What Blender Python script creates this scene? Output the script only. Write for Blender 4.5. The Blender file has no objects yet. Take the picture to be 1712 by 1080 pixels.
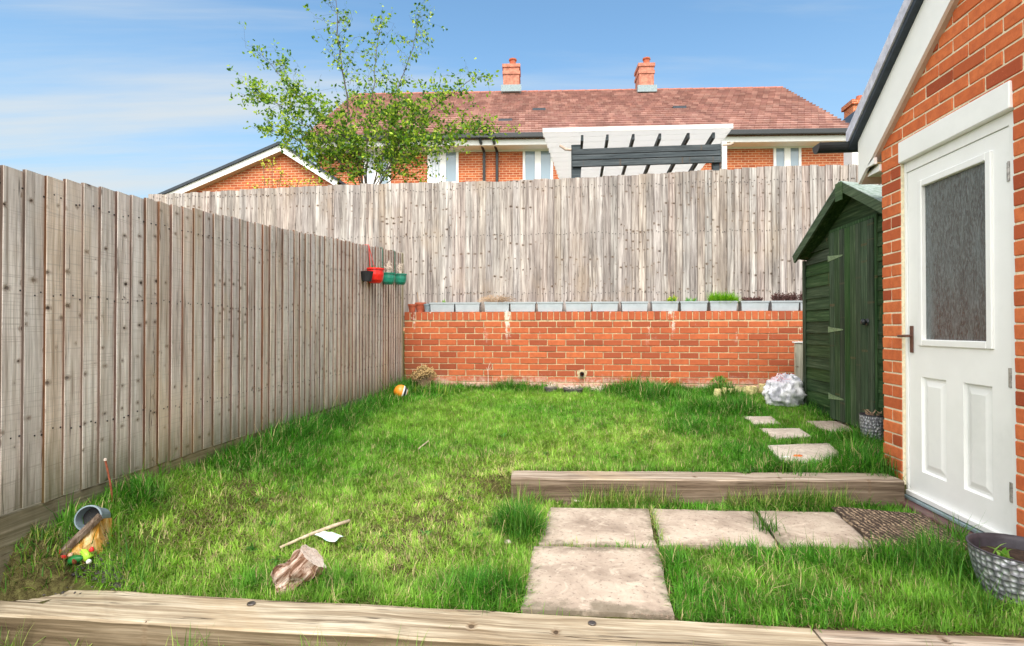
import bpy, math, random
import numpy as np
from mathutils import Vector, Matrix, Euler, noise as mnoise

SC = bpy.context.scene
COL = SC.collection
R = math.radians
rnd = random.Random(7)
rng = np.random.default_rng(11)

# ------------------------------------------------------------------ camera, world, sun, exposure
FPX, CX, CY = 920.0, 856.0, 540.0          # focal length and centre in photograph pixels
YAW = math.atan(99 / FPX); PITCH = R(0.56)
CAMZ = 1.03
cam_d = bpy.data.cameras.new("camera")
cam = bpy.data.objects.new("camera", cam_d); COL.objects.link(cam)
cam.location = (0, 0, CAMZ)
cam.rotation_euler = (R(90) + PITCH, 0, YAW)
cam_d.sensor_width = 36.0; cam_d.sensor_fit = 'HORIZONTAL'
cam_d.lens = 36.0 * FPX / 1712.0
cam_d.clip_start = 0.02; cam_d.clip_end = 2000
SC.camera = cam

SUN_AZ = math.atan2(0.10, -0.99); SUN_EL = R(50)
world = bpy.data.worlds.new("World"); SC.world = world; world.use_nodes = True
SUN_STRENGTH = 1.55; SUN_ANGLE = R(28); SKY_STRENGTH = 0.15; EXPOSURE = 1.24
sun_d = bpy.data.lights.new("sun", 'SUN'); sun_d.energy = SUN_STRENGTH; sun_d.angle = SUN_ANGLE
sun_d.color = (1.0, 0.955, 0.89)
sun = bpy.data.objects.new("sun", sun_d); COL.objects.link(sun)
sv = Vector((math.sin(SUN_AZ) * math.cos(SUN_EL), math.cos(SUN_AZ) * math.cos(SUN_EL), math.sin(SUN_EL)))
sun.rotation_euler = (-sv).to_track_quat('-Z', 'Y').to_euler()
sun.location = sv * 30
SC.view_settings.view_transform = 'Standard'; SC.view_settings.look = 'None'
SC.view_settings.gamma = 1.0; SC.view_settings.exposure = EXPOSURE
SC.view_settings.use_curve_mapping = False

# ------------------------------------------------------------------ photograph pixel -> place
def ray(x, y):
    a = (x - CX) / FPX; b = (CY - y) / FPX
    c, s = math.cos(PITCH), math.sin(PITCH)
    f = c - b * s; z = s + b * c
    return (a * math.cos(YAW) - f * math.sin(YAW), a * math.sin(YAW) + f * math.cos(YAW), z)
def at_y(x, y, Y):
    r = ray(x, y); t = Y / r[1]; return Vector((r[0] * t, Y, CAMZ + r[2] * t))
def at_x(x, y, X):
    r = ray(x, y); t = X / r[0]; return Vector((X, r[1] * t, CAMZ + r[2] * t))
def at_z(x, y, Z):
    r = ray(x, y); t = (Z - CAMZ) / r[2]; return Vector((r[0] * t, r[1] * t, Z))

# ------------------------------------------------------------------ node helpers
class NT:
    def __init__(s, nt):
        s.nt = nt; s.n = nt.nodes; s.l = nt.links
    def node(s, t, **kw):
        n = s.n.new(t)
        for k, v in kw.items(): setattr(n, k, v)
        return n
    def put(s, sock, v):
        if v is None: return
        if isinstance(v, bpy.types.NodeSocket): s.l.new(v, sock)
        elif isinstance(v, (tuple, list)):
            if sock.type == 'RGBA' and len(v) == 3: v = (*v, 1)
            sock.default_value = v
        else: sock.default_value = v
    def math(s, op, a, b=None, c=None, clamp=False):
        n = s.node('ShaderNodeMath', operation=op, use_clamp=clamp)
        s.put(n.inputs[0], a); s.put(n.inputs[1], b); s.put(n.inputs[2], c)
        return n.outputs[0]
    def vm(s, op, a, b=None, sc=None):
        n = s.node('ShaderNodeVectorMath', operation=op)
        s.put(n.inputs[0], a); s.put(n.inputs[1], b)
        if sc is not None: s.put(n.inputs['Scale'], sc)
        return n.outputs['Value'] if op in ('LENGTH', 'DOT_PRODUCT', 'DISTANCE') else n.outputs[0]
    def mix(s, f, a, b, mode='MIX'):
        n = s.node('ShaderNodeMix', data_type='RGBA', blend_type=mode)
        s.put(n.inputs[0], f); s.put(n.inputs[6], a); s.put(n.inputs[7], b)
        return n.outputs[2]
    def ramp(s, v, lo, hi, a=0.0, b=1.0, smooth=True):
        n = s.node('ShaderNodeMapRange', interpolation_type='SMOOTHSTEP' if smooth else 'LINEAR')
        s.put(n.inputs[0], v); s.put(n.inputs[1], lo); s.put(n.inputs[2], hi); s.put(n.inputs[3], a); s.put(n.inputs[4], b)
        return n.outputs[0]
    def cramp(s, v, stops):
        n = s.node('ShaderNodeValToRGB'); cr = n.color_ramp
        while len(cr.elements) > 1: cr.elements.remove(cr.elements[-1])
        cr.elements[0].position = stops[0][0]; cr.elements[0].color = (*stops[0][1], 1)
        for p, c in stops[1:]:
            e = cr.elements.new(p); e.color = (*c, 1)
        s.put(n.inputs[0], v); return n.outputs[0]
    def noise(s, vec, scale=5, detail=4, rough=.55, dist=0, color=False):
        n = s.node('ShaderNodeTexNoise'); s.put(n.inputs['Vector'], vec)
        s.put(n.inputs['Scale'], scale); s.put(n.inputs['Detail'], detail)
        s.put(n.inputs['Roughness'], rough); s.put(n.inputs['Distortion'], dist)
        return n.outputs['Color' if color else 'Fac']
    def voro(s, vec, scale=5, feature='F1', out='Distance', rand=1.0):
        n = s.node('ShaderNodeTexVoronoi', feature=feature); s.put(n.inputs['Vector'], vec)
        s.put(n.inputs['Scale'], scale); s.put(n.inputs['Randomness'], rand)
        return n.outputs[out]
    def xyz(s, v):
        n = s.node('ShaderNodeSeparateXYZ'); s.put(n.inputs[0], v); return n.outputs
    def comb(s, x, y, z):
        n = s.node('ShaderNodeCombineXYZ'); s.put(n.inputs[0], x); s.put(n.inputs[1], y); s.put(n.inputs[2], z); return n.outputs[0]
    def obj(s): return s.node('ShaderNodeTexCoord').outputs['Object']
    def rand(s): return s.node('ShaderNodeObjectInfo').outputs['Random']
    def pos(s): return s.node('ShaderNodeNewGeometry').outputs['Position']
    def bump(s, h, strength=.3, dist=.002, normal=None):
        n = s.node('ShaderNodeBump'); s.put(n.inputs['Strength'], strength); s.put(n.inputs['Distance'], dist)
        s.put(n.inputs['Height'], h); s.put(n.inputs['Normal'], normal); return n.outputs[0]

def new_mat(name, rough=.8, spec=.3):
    m = bpy.data.materials.new(name); m.use_nodes = True
    t = NT(m.node_tree)
    b = t.n['Principled BSDF']
    b.inputs['Roughness'].default_value = rough
    b.inputs['Specular IOR Level'].default_value = spec
    return m, t, b
M = {}
def simple(name, col, rough=.7, var=.12, scale=30, bump=.15, metal=0, spec=.3, dirt=None, dirt_amt=.5):
    m, t, b = new_mat(name, rough, spec)
    v = t.vm('ADD', t.obj(), t.vm('SCALE', (13.1, 7.7, 3.3), sc=t.rand()))
    n = t.noise(v, scale, 5, .6)
    c1 = tuple(min(1, c * (1 + var)) for c in col); c2 = tuple(c * (1 - var) for c in col)
    c = t.mix(t.ramp(n, .35, .65), c2, c1)
    if dirt:
        d = t.noise(v, scale * .25, 6, .65)
        c = t.mix(t.math('MULTIPLY', t.ramp(d, .48, .68), dirt_amt), c, dirt)
    t.put(b.inputs['Base Color'], c); b.inputs['Metallic'].default_value = metal
    t.put(b.inputs['Roughness'], t.ramp(n, .3, .7, rough * .9, min(1, rough * 1.1)))
    t.put(b.inputs['Normal'], t.bump(n, bump, .002))
    M[name] = m; return m

def wood(name, cols, knots=1.0, knot_cell=(.085, .26), grain=1.0, kcol=(.035, .02, .012), axis='Z', rough=.85,
         green=0.0, bump=.5, tint=.25, saw=0.0, size=1.0, grouped=False, streak=0.0):
    """weathered timber: grain along local axis, round dark knots that bend it"""
    m, t, b = new_mat(name, rough, .15)
    o = t.xyz(t.obj())
    if axis == 'Z': u, l, w = o[0], o[2], o[1]
    elif axis == 'X': u, l, w = o[1], o[0], o[2]
    else: u, l, w = o[0], o[1], o[2]
    r = t.rand()
    oc = t.xyz(t.node('ShaderNodeObjectInfo').outputs['Color'])      # boards sawn from one log share knots
    if grouped:
        ro = t.math('ADD', t.math('MULTIPLY', oc[1], 57.3), t.math('MULTIPLY', r, .03))
        lo = t.math('ADD', t.math('MULTIPLY', oc[0], 91.7), t.math('MULTIPLY', r, .05))
    else:
        ro = t.math('MULTIPLY', r, 57.3); lo = t.math('MULTIPLY', r, 91.7)
    uu = t.math('ADD', u, ro); ll = t.math('ADD', l, lo)
    ww = t.math('ADD', w, t.math('MULTIPLY', r, 13.7))
    # knots
    kc = t.comb(t.math('DIVIDE', uu, knot_cell[0] * size), 0.0, t.math('DIVIDE', ll, knot_cell[1] * size))
    vn = t.node('ShaderNodeTexVoronoi', feature='F1'); t.put(vn.inputs['Vector'], kc); t.put(vn.inputs['Scale'], 1.0)
    diff = t.vm('MULTIPLY', t.vm('SUBTRACT', kc, vn.outputs['Position']), (knot_cell[0] * size * .8, 0.0, knot_cell[1] * size * 1.25))
    wob = t.math('MULTIPLY', t.math('SUBTRACT', t.noise(t.comb(uu, ww, ll), 110, 3), .5), .011)
    kr = t.math('ADD', t.vm('LENGTH', diff), wob)
    cc = t.xyz(vn.outputs['Color'])
    krad = t.ramp(t.math('POWER', cc[0], 1.6), .0, 1.0, -.0015, .0105 * knots * size, smooth=False)
    core = t.math('SUBTRACT', 1.0, t.ramp(t.math('SUBTRACT', kr, krad), -.0015, .002))
    halo = t.math('SUBTRACT', 1.0, t.ramp(t.math('SUBTRACT', kr, krad), .0, .016 * size))
    halo = t.math('MULTIPLY', halo, t.ramp(krad, .0, .003))
    # grain
    bend = t.math('MULTIPLY', halo, .011)
    g = t.comb(t.math('MULTIPLY', t.math('ADD', uu, bend), 46 * grain / size), t.math('MULTIPLY', ww, 46 / size), t.math('MULTIPLY', ll, 1.5 / size))
    wav = t.noise(t.comb(t.math('MULTIPLY', uu, 4.0), 0.0, t.math('MULTIPLY', ll, 1.1)), 1.0, 2)
    g = t.vm('ADD', g, t.comb(t.math('MULTIPLY', wav, 2.5), 0.0, 0.0))
    gn = t.noise(g, 1.0, 5, .65)
    fine = t.noise(t.comb(t.math('MULTIPLY', uu, 260.0 / size), t.math('MULTIPLY', ww, 200.0), t.math('MULTIPLY', ll, 7.0 / size)), 1.0, 3, .6)
    blot = t.noise(t.comb(t.math('MULTIPLY', uu, 7.0), t.math('MULTIPLY', ww, 4.0), t.math('MULTIPLY', ll, 2.0)), 1.0, 4, .6)
    c = t.cramp(gn, [(.33, cols[0]), (.45, cols[1]), (.56, cols[2]), (.72, cols[3])])
    c = t.mix(t.math('MULTIPLY', t.ramp(fine, .38, .62, 1, 0), .38), c, tuple(x * .45 for x in cols[1]))
    c = t.mix(t.ramp(blot, .35, .7, 0, .35), c, cols[0])
    # per board tint
    hv = t.node('ShaderNodeHueSaturation'); t.put(hv.inputs['Color'], c)
    t.put(hv.inputs['Value'], t.ramp(r, 0, 1, 1 - tint, 1 + tint, smooth=False))
    t.put(hv.inputs['Saturation'], t.ramp(t.math('FRACT', t.math('MULTIPLY', r, 17.3)), 0, 1, .65, 1.35, smooth=False))
    t.put(hv.inputs['Hue'], t.ramp(t.math('FRACT', t.math('MULTIPLY', r, 7.9)), 0, 1, .488, .512, smooth=False))
    c = hv.outputs[0]
    c = t.mix(t.math('MULTIPLY', halo, .5), c, (.16, .09, .045))
    c = t.mix(t.math('MULTIPLY', core, t.ramp(t.math('FRACT', t.math('MULTIPLY', cc[1], 5.1)), 0, 1, .45, .95, smooth=False)), c, kcol)
    PW = t.xyz(t.pos())
    if streak:
        sk = t.noise(t.comb(t.math('MULTIPLY', t.math('ADD', PW[0], PW[1]), 9.0), 0.0, t.math('MULTIPLY', PW[2], .8)), 1.0, 5, .65)
        c = t.mix(t.ramp(sk, .45, .72, 0, streak), c, tuple(x * .38 for x in cols[1]))
        sk2 = t.noise(t.comb(t.math('MULTIPLY', t.math('ADD', PW[0], PW[1]), 2.3), 3.0, t.math('MULTIPLY', PW[2], 1.1)), 1.0, 4, .6)
        c = t.mix(t.ramp(sk2, .5, .7, 0, .4), c, (cols[1][0] * 1.05, cols[1][1] * .93, cols[1][2] * .72))
    ck = t.noise(t.comb(t.math('MULTIPLY', t.math('ADD', uu, bend), 30.0 / size), t.math('MULTIPLY', ww, 30.0), t.math('MULTIPLY', ll, .55 / size)), 1.0, 3, .6)
    crack = t.math('MULTIPLY', t.ramp(t.math('ABSOLUTE', t.math('SUBTRACT', ck, .56)), .010, .002), t.ramp(blot, .45, .55))
    c = t.mix(t.math('MULTIPLY', crack, .8), c, kcol)
    if saw:
        sw = t.noise(t.comb(t.math('MULTIPLY', uu, 3.0), 0.0, t.math('MULTIPLY', ll, 190.0)), 1.0, 2, .5)
        c = t.mix(t.math('MULTIPLY', t.ramp(sw, .54, .72), saw), c, tuple(x * .5 for x in cols[1]))
    # rare cross cracks
    if green:
        P = t.xyz(t.pos()); gz = t.math('ADD', P[2], t.math('MULTIPLY', t.math('SUBTRACT', blot, .5), .5))
        c = t.mix(t.math('MULTIPLY', t.ramp(gz, .62, .22), green), c, (.085, .095, .035))
    t.put(b.inputs['Base Color'], c)
    h = t.math('ADD', t.math('MULTIPLY', gn, .6), t.math('MULTIPLY', fine, .4))
    h = t.math('SUBTRACT', h, t.math('ADD', t.math('MULTIPLY', core, .5), t.math('MULTIPLY', crack, .8)))
    t.put(b.inputs['Normal'], t.bump(h, bump, .004))
    M[name] = m; return m

def brick_mat(name, c_lo, c_mid, c_hi, stains=False, mode='obj', dusty=.35, ext=(.62, .75)):
    m, t, b = new_mat(name, .88, .2)
    r = t.rand()
    v = t.vm('ADD', t.obj(), t.vm('SCALE', (31.0, 17.0, 53.0), sc=r))
    n = t.noise(v, 22, 6, .62); n2 = t.noise(v, 110, 5, .7); n3 = t.noise(v, 8, 3, .5)
    c = t.cramp(r, [(0, tuple(x * ext[0] for x in c_lo)), (.14, c_lo), (.3, c_mid), (.55, c_hi), (.85, c_mid), (1.0, tuple(x * ext[1] for x in c_lo))])
    c = t.mix(t.ramp(n, .35, .7, 0, .5), c, c_lo)
    c = t.mix(t.ramp(n2, .58, .78, 0, .55), c, tuple(min(1, x * 1.35 + .04) for x in c_hi))
    c = t.mix(t.ramp(n2, .40, .24, 0, .65), c, tuple(x * .35 for x in c_lo))
    P = t.pos(); p = t.xyz(P)
    big = t.noise(P, 1.4, 4, .6)
    c = t.mix(t.ramp(big, .45, .72, 0, dusty), c, c_lo)
    if stains:
        streak = t.noise(t.comb(t.math('MULTIPLY', p[0], 7.0), 0.0, t.math('MULTIPLY', p[2], 1.3)), 1.0, 5, .6)
        fine = t.noise(P, 26, 5, .7)
        top = t.ramp(p[2], .75, 1.15, 0, 1)
        s1 = t.math('MULTIPLY', t.ramp(t.math('ADD', streak, t.math('MULTIPLY', fine, .25)), .73, .80), top)
        lowz = t.ramp(t.math('ADD', p[2], t.math('MULTIPLY', t.math('SUBTRACT', fine, .5), .35)), .47, .28)
        bl = t.noise(t.comb(t.math('MULTIPLY', p[0], 2.2), 0.0, t.math('MULTIPLY', p[2], 3.0)), 1.0, 4, .65)
        s2 = t.math('MULTIPLY', lowz, t.ramp(bl, .36, .54))
        s = t.math('MAXIMUM', s1, t.math('MULTIPLY', s2, .75))
        spots = t.ramp(t.noise(P, 9, 5, .7), .69, .76, 0, .5)
        s = t.math('MAXIMUM', s, spots)
        c = t.mix(t.math('MULTIPLY', s, .85), c, (.74, .66, .58))
        # darker brown towards the bottom of the left end
        low_left = t.math('MULTIPLY', t.ramp(p[0], -1.3, -2.1), t.ramp(p[2], .9, .3))
        c = t.mix(t.math('MULTIPLY', low_left, .5), c, (.09, .075, .04))
    t.put(b.inputs['Base Color'], c)
    h = t.math('ADD', t.math('MULTIPLY', n2, .5), n)
    t.put(b.inputs['Normal'], t.bump(h, .55, .003))
    M[name] = m; return m

# ------------------------------------------------------------------ materials
FB = [(.34, .265, .215), (.70, .61, .54), (.88, .80, .735), (.93, .89, .84)]
wood('fence_left', FB, knots=.85, knot_cell=(.08, .17), saw=.5, green=.8, kcol=(.04, .026, .02), tint=.11, grouped=True, streak=.22)
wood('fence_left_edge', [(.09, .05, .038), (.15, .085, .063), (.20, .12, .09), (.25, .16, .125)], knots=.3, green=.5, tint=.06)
FK = [(.15, .125, .115), (.37, .32, .295), (.58, .52, .48), (.74, .68, .63)]
wood('fence_back', FK, knots=1.15, knot_cell=(.075, .19), kcol=(.025, .018, .015), tint=.17, grouped=True, streak=.65)
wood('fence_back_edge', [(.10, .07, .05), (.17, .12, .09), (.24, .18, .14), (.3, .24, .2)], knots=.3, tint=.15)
wood('gravel_board', [(.14, .115, .075), (.25, .215, .15), (.36, .31, .23), (.46, .40, .31)], knots=.9, axis='Y', green=.35, streak=.4)
SL = [(.17, .125, .085), (.40, .32, .235), (.62, .53, .41), (.76, .68, .56)]
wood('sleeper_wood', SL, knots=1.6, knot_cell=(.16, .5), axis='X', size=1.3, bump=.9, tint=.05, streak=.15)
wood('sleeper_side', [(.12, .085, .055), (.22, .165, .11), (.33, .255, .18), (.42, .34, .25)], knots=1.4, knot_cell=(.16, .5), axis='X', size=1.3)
wood('shed_wood', [(.014, .032, .014), (.03, .058, .026), (.05, .085, .04), (.11, .15, .085)], knots=.5, axis='Y', kcol=(.012, .02, .012), rough=.7, tint=.2)
wood('shed_wood_v', [(.016, .035, .016), (.034, .066, .030), (.055, .095, .046), (.13, .175, .10)], knots=.6, axis='Z', kcol=(.012, .02, .012), rough=.7, tint=.2)
wood('shed_barge', [(.035, .065, .03), (.06, .105, .05), (.09, .145, .07), (.16, .21, .12)], knots=.4, axis='Y', rough=.7, tint=.1)
wood('pergola_wood', [(.03, .04, .048), (.055, .068, .078), (.08, .095, .105), (.13, .145, .155)], knots=.5, axis='X', kcol=(.015, .015, .015), rough=.7, tint=.15)
wood('post_wood', [(.30, .26, .17), (.45, .40, .28), (.55, .50, .37), (.62, .58, .45)], knots=.8, axis='Z')
wood('bark', [(.06, .04, .028), (.13, .09, .065), (.24, .18, .14), (.38, .31, .26)], knots=.1, axis='Z', bump=1.0, tint=.05)
wood('log_bark', [(.06, .03, .022), (.24, .14, .11), (.64, .50, .44), (.86, .77, .72)], knots=.6, knot_cell=(.05, .08), axis='Z', bump=1.0, tint=.05)
wood('split_wood', [(.30, .15, .06), (.50, .33, .16), (.64, .49, .29), (.76, .66, .48)], knots=.3, axis='Z', tint=.05)
wood('cut_wood', [(.52, .40, .34), (.72, .60, .54), (.82, .72, .66), (.88, .80, .75)], knots=.3, axis='Z', tint=.05)
brick_mat('garden_brick', (.34, .082, .038), (.45, .112, .044), (.53, .142, .054), stains=True, ext=(.8, .9))
brick_mat('house_brick', (.40, .085, .036), (.58, .145, .05), (.70, .20, .07), dusty=.3)
simple('mortar_pale', (.52, .42, .26), .95, .2, 60, .6, dirt=(.2, .15, .09), dirt_amt=.75)
simple('mortar_house', (.74, .66, .48), .95, .12, 60, .5, dirt=(.5, .42, .28), dirt_amt=.3)
simple('white_paint', (.85, .85, .84), .45, .02, 12, .05, dirt=(.6, .6, .55), dirt_amt=.12)
simple('door_white', (.88, .88, .87), .4, .02, 5, .08, dirt=(.50, .52, .50), dirt_amt=.35)
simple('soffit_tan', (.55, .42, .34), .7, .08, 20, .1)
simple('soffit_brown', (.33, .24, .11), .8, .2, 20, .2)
simple('black_plastic', (.018, .022, .026), .4, .15, 20, .05, spec=.5)
simple('dark_slate', (.035, .045, .06), .5, .2, 20, .1)
simple('verge_grey', (.55, .55, .64), .5, .15, 20, .1)
simple('lead', (.25, .32, .34), .6, .15, 20, .2)
simple('roof_felt', (.28, .33, .30), .95, .25, 80, .6, dirt=(.08, .13, .07), dirt_amt=.8)
simple('sill_tile', (.12, .055, .055), .45, .2, 25, .1, dirt=(.25, .2, .16))
simple('hinge_steel', (.4, .38, .36), .45, .3, 40, .1, metal=.6)
simple('metal_dark', (.16, .14, .13), .45, .25, 40, .1, metal=.8)
simple('brown_handle', (.13, .06, .045), .4, .2, 40, .1)
simple('hinge_pale', (.17, .24, .13), .6, .3, 60, .2)
simple('planter_grey', (.40, .445, .48), .5, .06, 12, .08, dirt=(.3, .3, .28), dirt_amt=.25)
simple('ridge_red', (.38, .15, .11), .85, .15, 10, .1)
simple('terracotta', (.40, .10, .05), .8, .15, 30, .2, dirt=(.3, .22, .16))
simple('red_plastic', (.72, .018, .012), .35, .1, 20, .05, spec=.5)
simple('green_plastic', (.012, .19, .125), .35, .12, 20, .05, spec=.5)
simple('pot_black', (.02, .02, .022), .6, .2, 20, .1)
simple('grey_pot', (.2, .26, .3), .5, .12, 20, .1)
simple('buried_pot', (.11, .10, .095), .8, .2, 30, .2, dirt=(.25, .2, .14))
simple('soil', (.05, .032, .022), 1, .5, 60, .9)
simple('dry_stem', (.42, .29, .19), .9, .25, 40, .2)
simple('pale_stem', (.66, .56, .48), .9, .2, 40, .2)
simple('dry_flower', (.40, .27, .12), .95, .3, 30, .2)
simple('heather', (.11, .055, .05), .95, .4, 40, .3)
simple('pot_rim', (.05, .045, .055), .5, .2, 20, .05)
simple('rust', (.25, .07, .035), .85, .3, 60, .4)
simple('pale_stick', (.55, .44, .32), .85, .2, 60, .3, dirt=(.25, .18, .12))
simple('tree_bark', (.10, .08, .065), .9, .3, 25, .5)
simple('white_plastic', (.82, .82, .80), .4, .03, 9, .1)
simple('toy_red', (.65, .03, .03), .4, .1, 20, .05)
simple('toy_green', (.02, .17, .04), .4, .1, 20, .05)
simple('toy_lime', (.35, .62, .05), .4, .1, 20, .05)
simple('toy_skin', (.6, .36, .25), .5, .1, 20, .05)
simple('orange_bit', (.7, .17, .04), .5, .2, 20, .1)
simple('yellow_stone', (.58, .50, .24), .9, .25, 40, .7, dirt=(.25, .22, .1))
simple('pebble', (.27, .24, .20), .8, .6, 40, .2)
simple('grit_brown', (.22, .16, .12), .9, .5, 40, .2)
simple('chipping', (.06, .052, .05), .8, .7, 30, .3)
simple('black_ball', (.03, .03, .04), .5, .2, 20, .05)
simple('pvc_roof', (.86, .84, .83), .5, .03, 12, .05)
simple('curtain', (.80, .82, .86), .8, .05, 8, .1)
simple('concrete', (.3, .29, .27), .9, .2, 20, .3)

# paving: riven pinkish sandstone
def paving(name, a, b_, c_):
    m, t, b = new_mat(name, .9, .2)
    v = t.vm('ADD', t.obj(), t.vm('SCALE', (23.0, 41.0, 5.0), sc=t.rand()))
    n = t.noise(v, 4, 6, .6, .6); n2 = t.noise(v, 45, 6, .75); n3 = t.noise(v, 12, 6, .65, 1.2)
    c = t.cramp(n, [(.3, a), (.5, b_), (.7, c_)])
    c = t.mix(t.ramp(n3, .52, .68, 0, .45), c, tuple(min(1, x * 1.25) for x in c_))
    c = t.mix(t.ramp(n2, .46, .33, 0, .8), c, (.16, .12, .10))
    o = t.xyz(t.obj()); ed = t.math('MAXIMUM', t.math('ABSOLUTE', o[0]), t.math('ABSOLUTE', o[1]))
    dn = t.noise(v, 9, 6, .7)
    c = t.mix(t.ramp(t.math('ADD', ed, t.math('MULTIPLY', t.math('SUBTRACT', dn, .5), .35)), .23, .31, 0, .7), c, (.14, .12, .08))
    c = t.mix(t.ramp(n2, .62, .75, 0, .6), c, (.72, .62, .52))
    t.put(b.inputs['Base Color'], c)
    t.put(b.inputs['Normal'], t.bump(t.math('ADD', t.math('MULTIPLY', n3, .9), t.math('MULTIPLY', n2, .35)), .8, .006))
    M[name] = m
paving('paving_pink', (.29, .225, .175), (.46, .37, .295), (.60, .51, .41))
paving('paving_pale', (.42, .34, .28), (.56, .47, .39), (.66, .58, .49))

def ground_mat():
    m, t, b = new_mat('soil_thatch', 1, .1)
    P = t.pos()
    n = t.noise(P, 3.2, 5, .6); n2 = t.noise(P, 40, 6, .75); n3 = t.noise(P, 160, 4, .7)
    c = t.cramp(n2, [(.28, (.04, .03, .016)), (.45, (.10, .085, .035)), (.62, (.20, .19, .07)), (.8, (.38, .33, .17))])
    c = t.mix(t.ramp(n, .45, .65, 0, .6), c, (.13, .19, .035))
    t.put(b.inputs['Base Color'], c)
    t.put(b.inputs['Normal'], t.bump(t.math('ADD', n2, n3), 1, .012))
    M['soil_thatch'] = m
ground_mat()

def blade_mat(name, rough=.55, transl=.35):
    m, t, b = new_mat(name, rough, .25)
    a = t.node('ShaderNodeVertexColor', layer_name='col').outputs[0]
    t.put(b.inputs['Base Color'], a)
    tr = t.node('ShaderNodeBsdfTranslucent'); t.put(tr.inputs[0], t.mix(1.0, a, (1.0, 1.15, .55), 'MULTIPLY'))
    mx = t.node('ShaderNodeMixShader'); t.put(mx.inputs[0], transl)
    t.l.new(b.outputs[0], mx.inputs[1]); t.l.new(tr.outputs[0], mx.inputs[2])
    t.l.new(mx.outputs[0], t.n['Material Output'].inputs[0]); M[name] = m
blade_mat('blade'); blade_mat('leaf', .5, .45)

def far_brick():
    m, t, b = new_mat('far_brick', .9, .2)
    p = t.xyz(t.pos())
    br = t.node('ShaderNodeTexBrick'); t.put(br.inputs['Vector'], t.comb(t.math('ADD', p[0], p[1]), p[2], 0.0))
    t.put(br.inputs['Color1'], (.56, .15, .055)); t.put(br.inputs['Color2'], (.36, .08, .035)); t.put(br.inputs['Mortar'], (.66, .42, .26))
    t.put(br.inputs['Scale'], 1.0); t.put(br.inputs['Brick Width'], .225); t.put(br.inputs['Row Height'], .075)
    t.put(br.inputs['Mortar Size'], .009); t.put(br.inputs['Mortar Smooth'], .15)
    c = t.mix(t.ramp(t.noise(t.pos(), 1.2, 4), .4, .7, 0, .35), br.outputs['Color'], (.4, .1, .045))
    t.put(b.inputs['Base Color'], c)
    t.put(b.inputs['Normal'], t.bump(t.math('SUBTRACT', 1.0, br.outputs['Fac']), .5, .01)); M['far_brick'] = m
far_brick()
def roof_tile_mat():
    m, t, b = new_mat('roof_tile', .85, .25)
    a = t.node('ShaderNodeVertexColor', layer_name='col').outputs[0]
    n = t.noise(t.pos(), 12, 5, .65)
    t.put(b.inputs['Base Color'], t.mix(t.ramp(n, .5, .75, 0, .35), a, (.42, .33, .29)))
    t.put(b.inputs['Normal'], t.bump(n, .3, .01)); M['roof_tile'] = m
roof_tile_mat()
simple('chimney_brick', (.46, .19, .13), .9, .25, 9, .3)

def glass(name, col, rough, streak=False):
    m, t, b = new_mat(name, rough, .9)
    v = t.obj()
    if streak:
        o = t.xyz(v)
        s = t.noise(t.comb(0.0, t.math('MULTIPLY', o[1], 110.0), t.math('MULTIPLY', o[2], 30.0)), 1.0, 4, .65, .8)
        s2 = t.noise(t.comb(0.0, t.math('MULTIPLY', o[1], 16.0), t.math('MULTIPLY', o[2], 4.0)), 1.0, 3, .6)
        c = t.mix(t.ramp(s, .40, .68), col, (.12, .145, .15))
        c = t.mix(t.ramp(s2, .42, .7, 0, .4), c, (.15, .19, .20))
        t.put(b.inputs['Base Color'], c)
        t.put(b.inputs['Normal'], t.bump(s, .35, .006))
    else:
        t.put(b.inputs['Base Color'], col)
        t.put(b.inputs['Normal'], t.bump(t.noise(v, 2.0, 2), .1, .01))
    M[name] = m
glass('obscure_glass', (.028, .036, .038), .10, True)
glass('window_glass', (.22, .30, .37), .08)

def hammered():
    m, t, b = new_mat('hammered_metal', .38, .5)
    o = t.xyz(t.obj())
    ang = t.math('MULTIPLY', t.math('ARCTAN2', o[1], o[0]), 0.16)
    v = t.voro(t.comb(t.math('MULTIPLY', ang, 42.0), 0.0, t.math('MULTIPLY', o[2], 42.0)), 1.0, out='Distance', rand=.45)
    n = t.noise(t.obj(), 30, 5, .6)
    c = t.mix(t.ramp(v, .22, .55), (.60, .61, .66), (.20, .20, .23))  # highlight and shade of the dents painted in: pale centres, dark rims
    c = t.mix(t.ramp(n, .5, .7, 0, .4), c, (.7, .68, .66))
    t.put(b.inputs['Base Color'], c); b.inputs['Metallic'].default_value = .35
    t.put(b.inputs['Normal'], t.bump(v, 1.0, .012)); M['hammered_metal'] = m
hammered()
def mat_mat():
    m, t, b = new_mat('coir_mat', 1, .1)
    o = t.obj()
    w = t.node('ShaderNodeTexWave', wave_type='BANDS', bands_direction='X'); t.put(w.inputs['Vector'], o)
    t.put(w.inputs['Scale'], 13.0); t.put(w.inputs['Distortion'], 5.0); t.put(w.inputs['Detail'], 3.0); t.put(w.inputs['Detail Scale'], 2.5)
    n = t.noise(o, 55, 6, .8); n2 = t.noise(o, 7, 4, .6)
    f = t.math('MULTIPLY', t.ramp(t.math('ADD', t.math('MULTIPLY', w.outputs['Fac'], .28), t.math('MULTIPLY', n2, .9)), .48, .74), t.ramp(n, .42, .56))
    c = t.mix(f, (.09, .065, .052), (.66, .48, .32))
    c = t.mix(t.ramp(n2, .5, .65, 0, .55), c, (.07, .05, .042))
    t.put(b.inputs['Base Color'], c)
    t.put(b.inputs['Normal'], t.bump(t.math('ADD', w.outputs['Fac'], n), 1, .012)); M['coir_mat'] = m
mat_mat()
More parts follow.
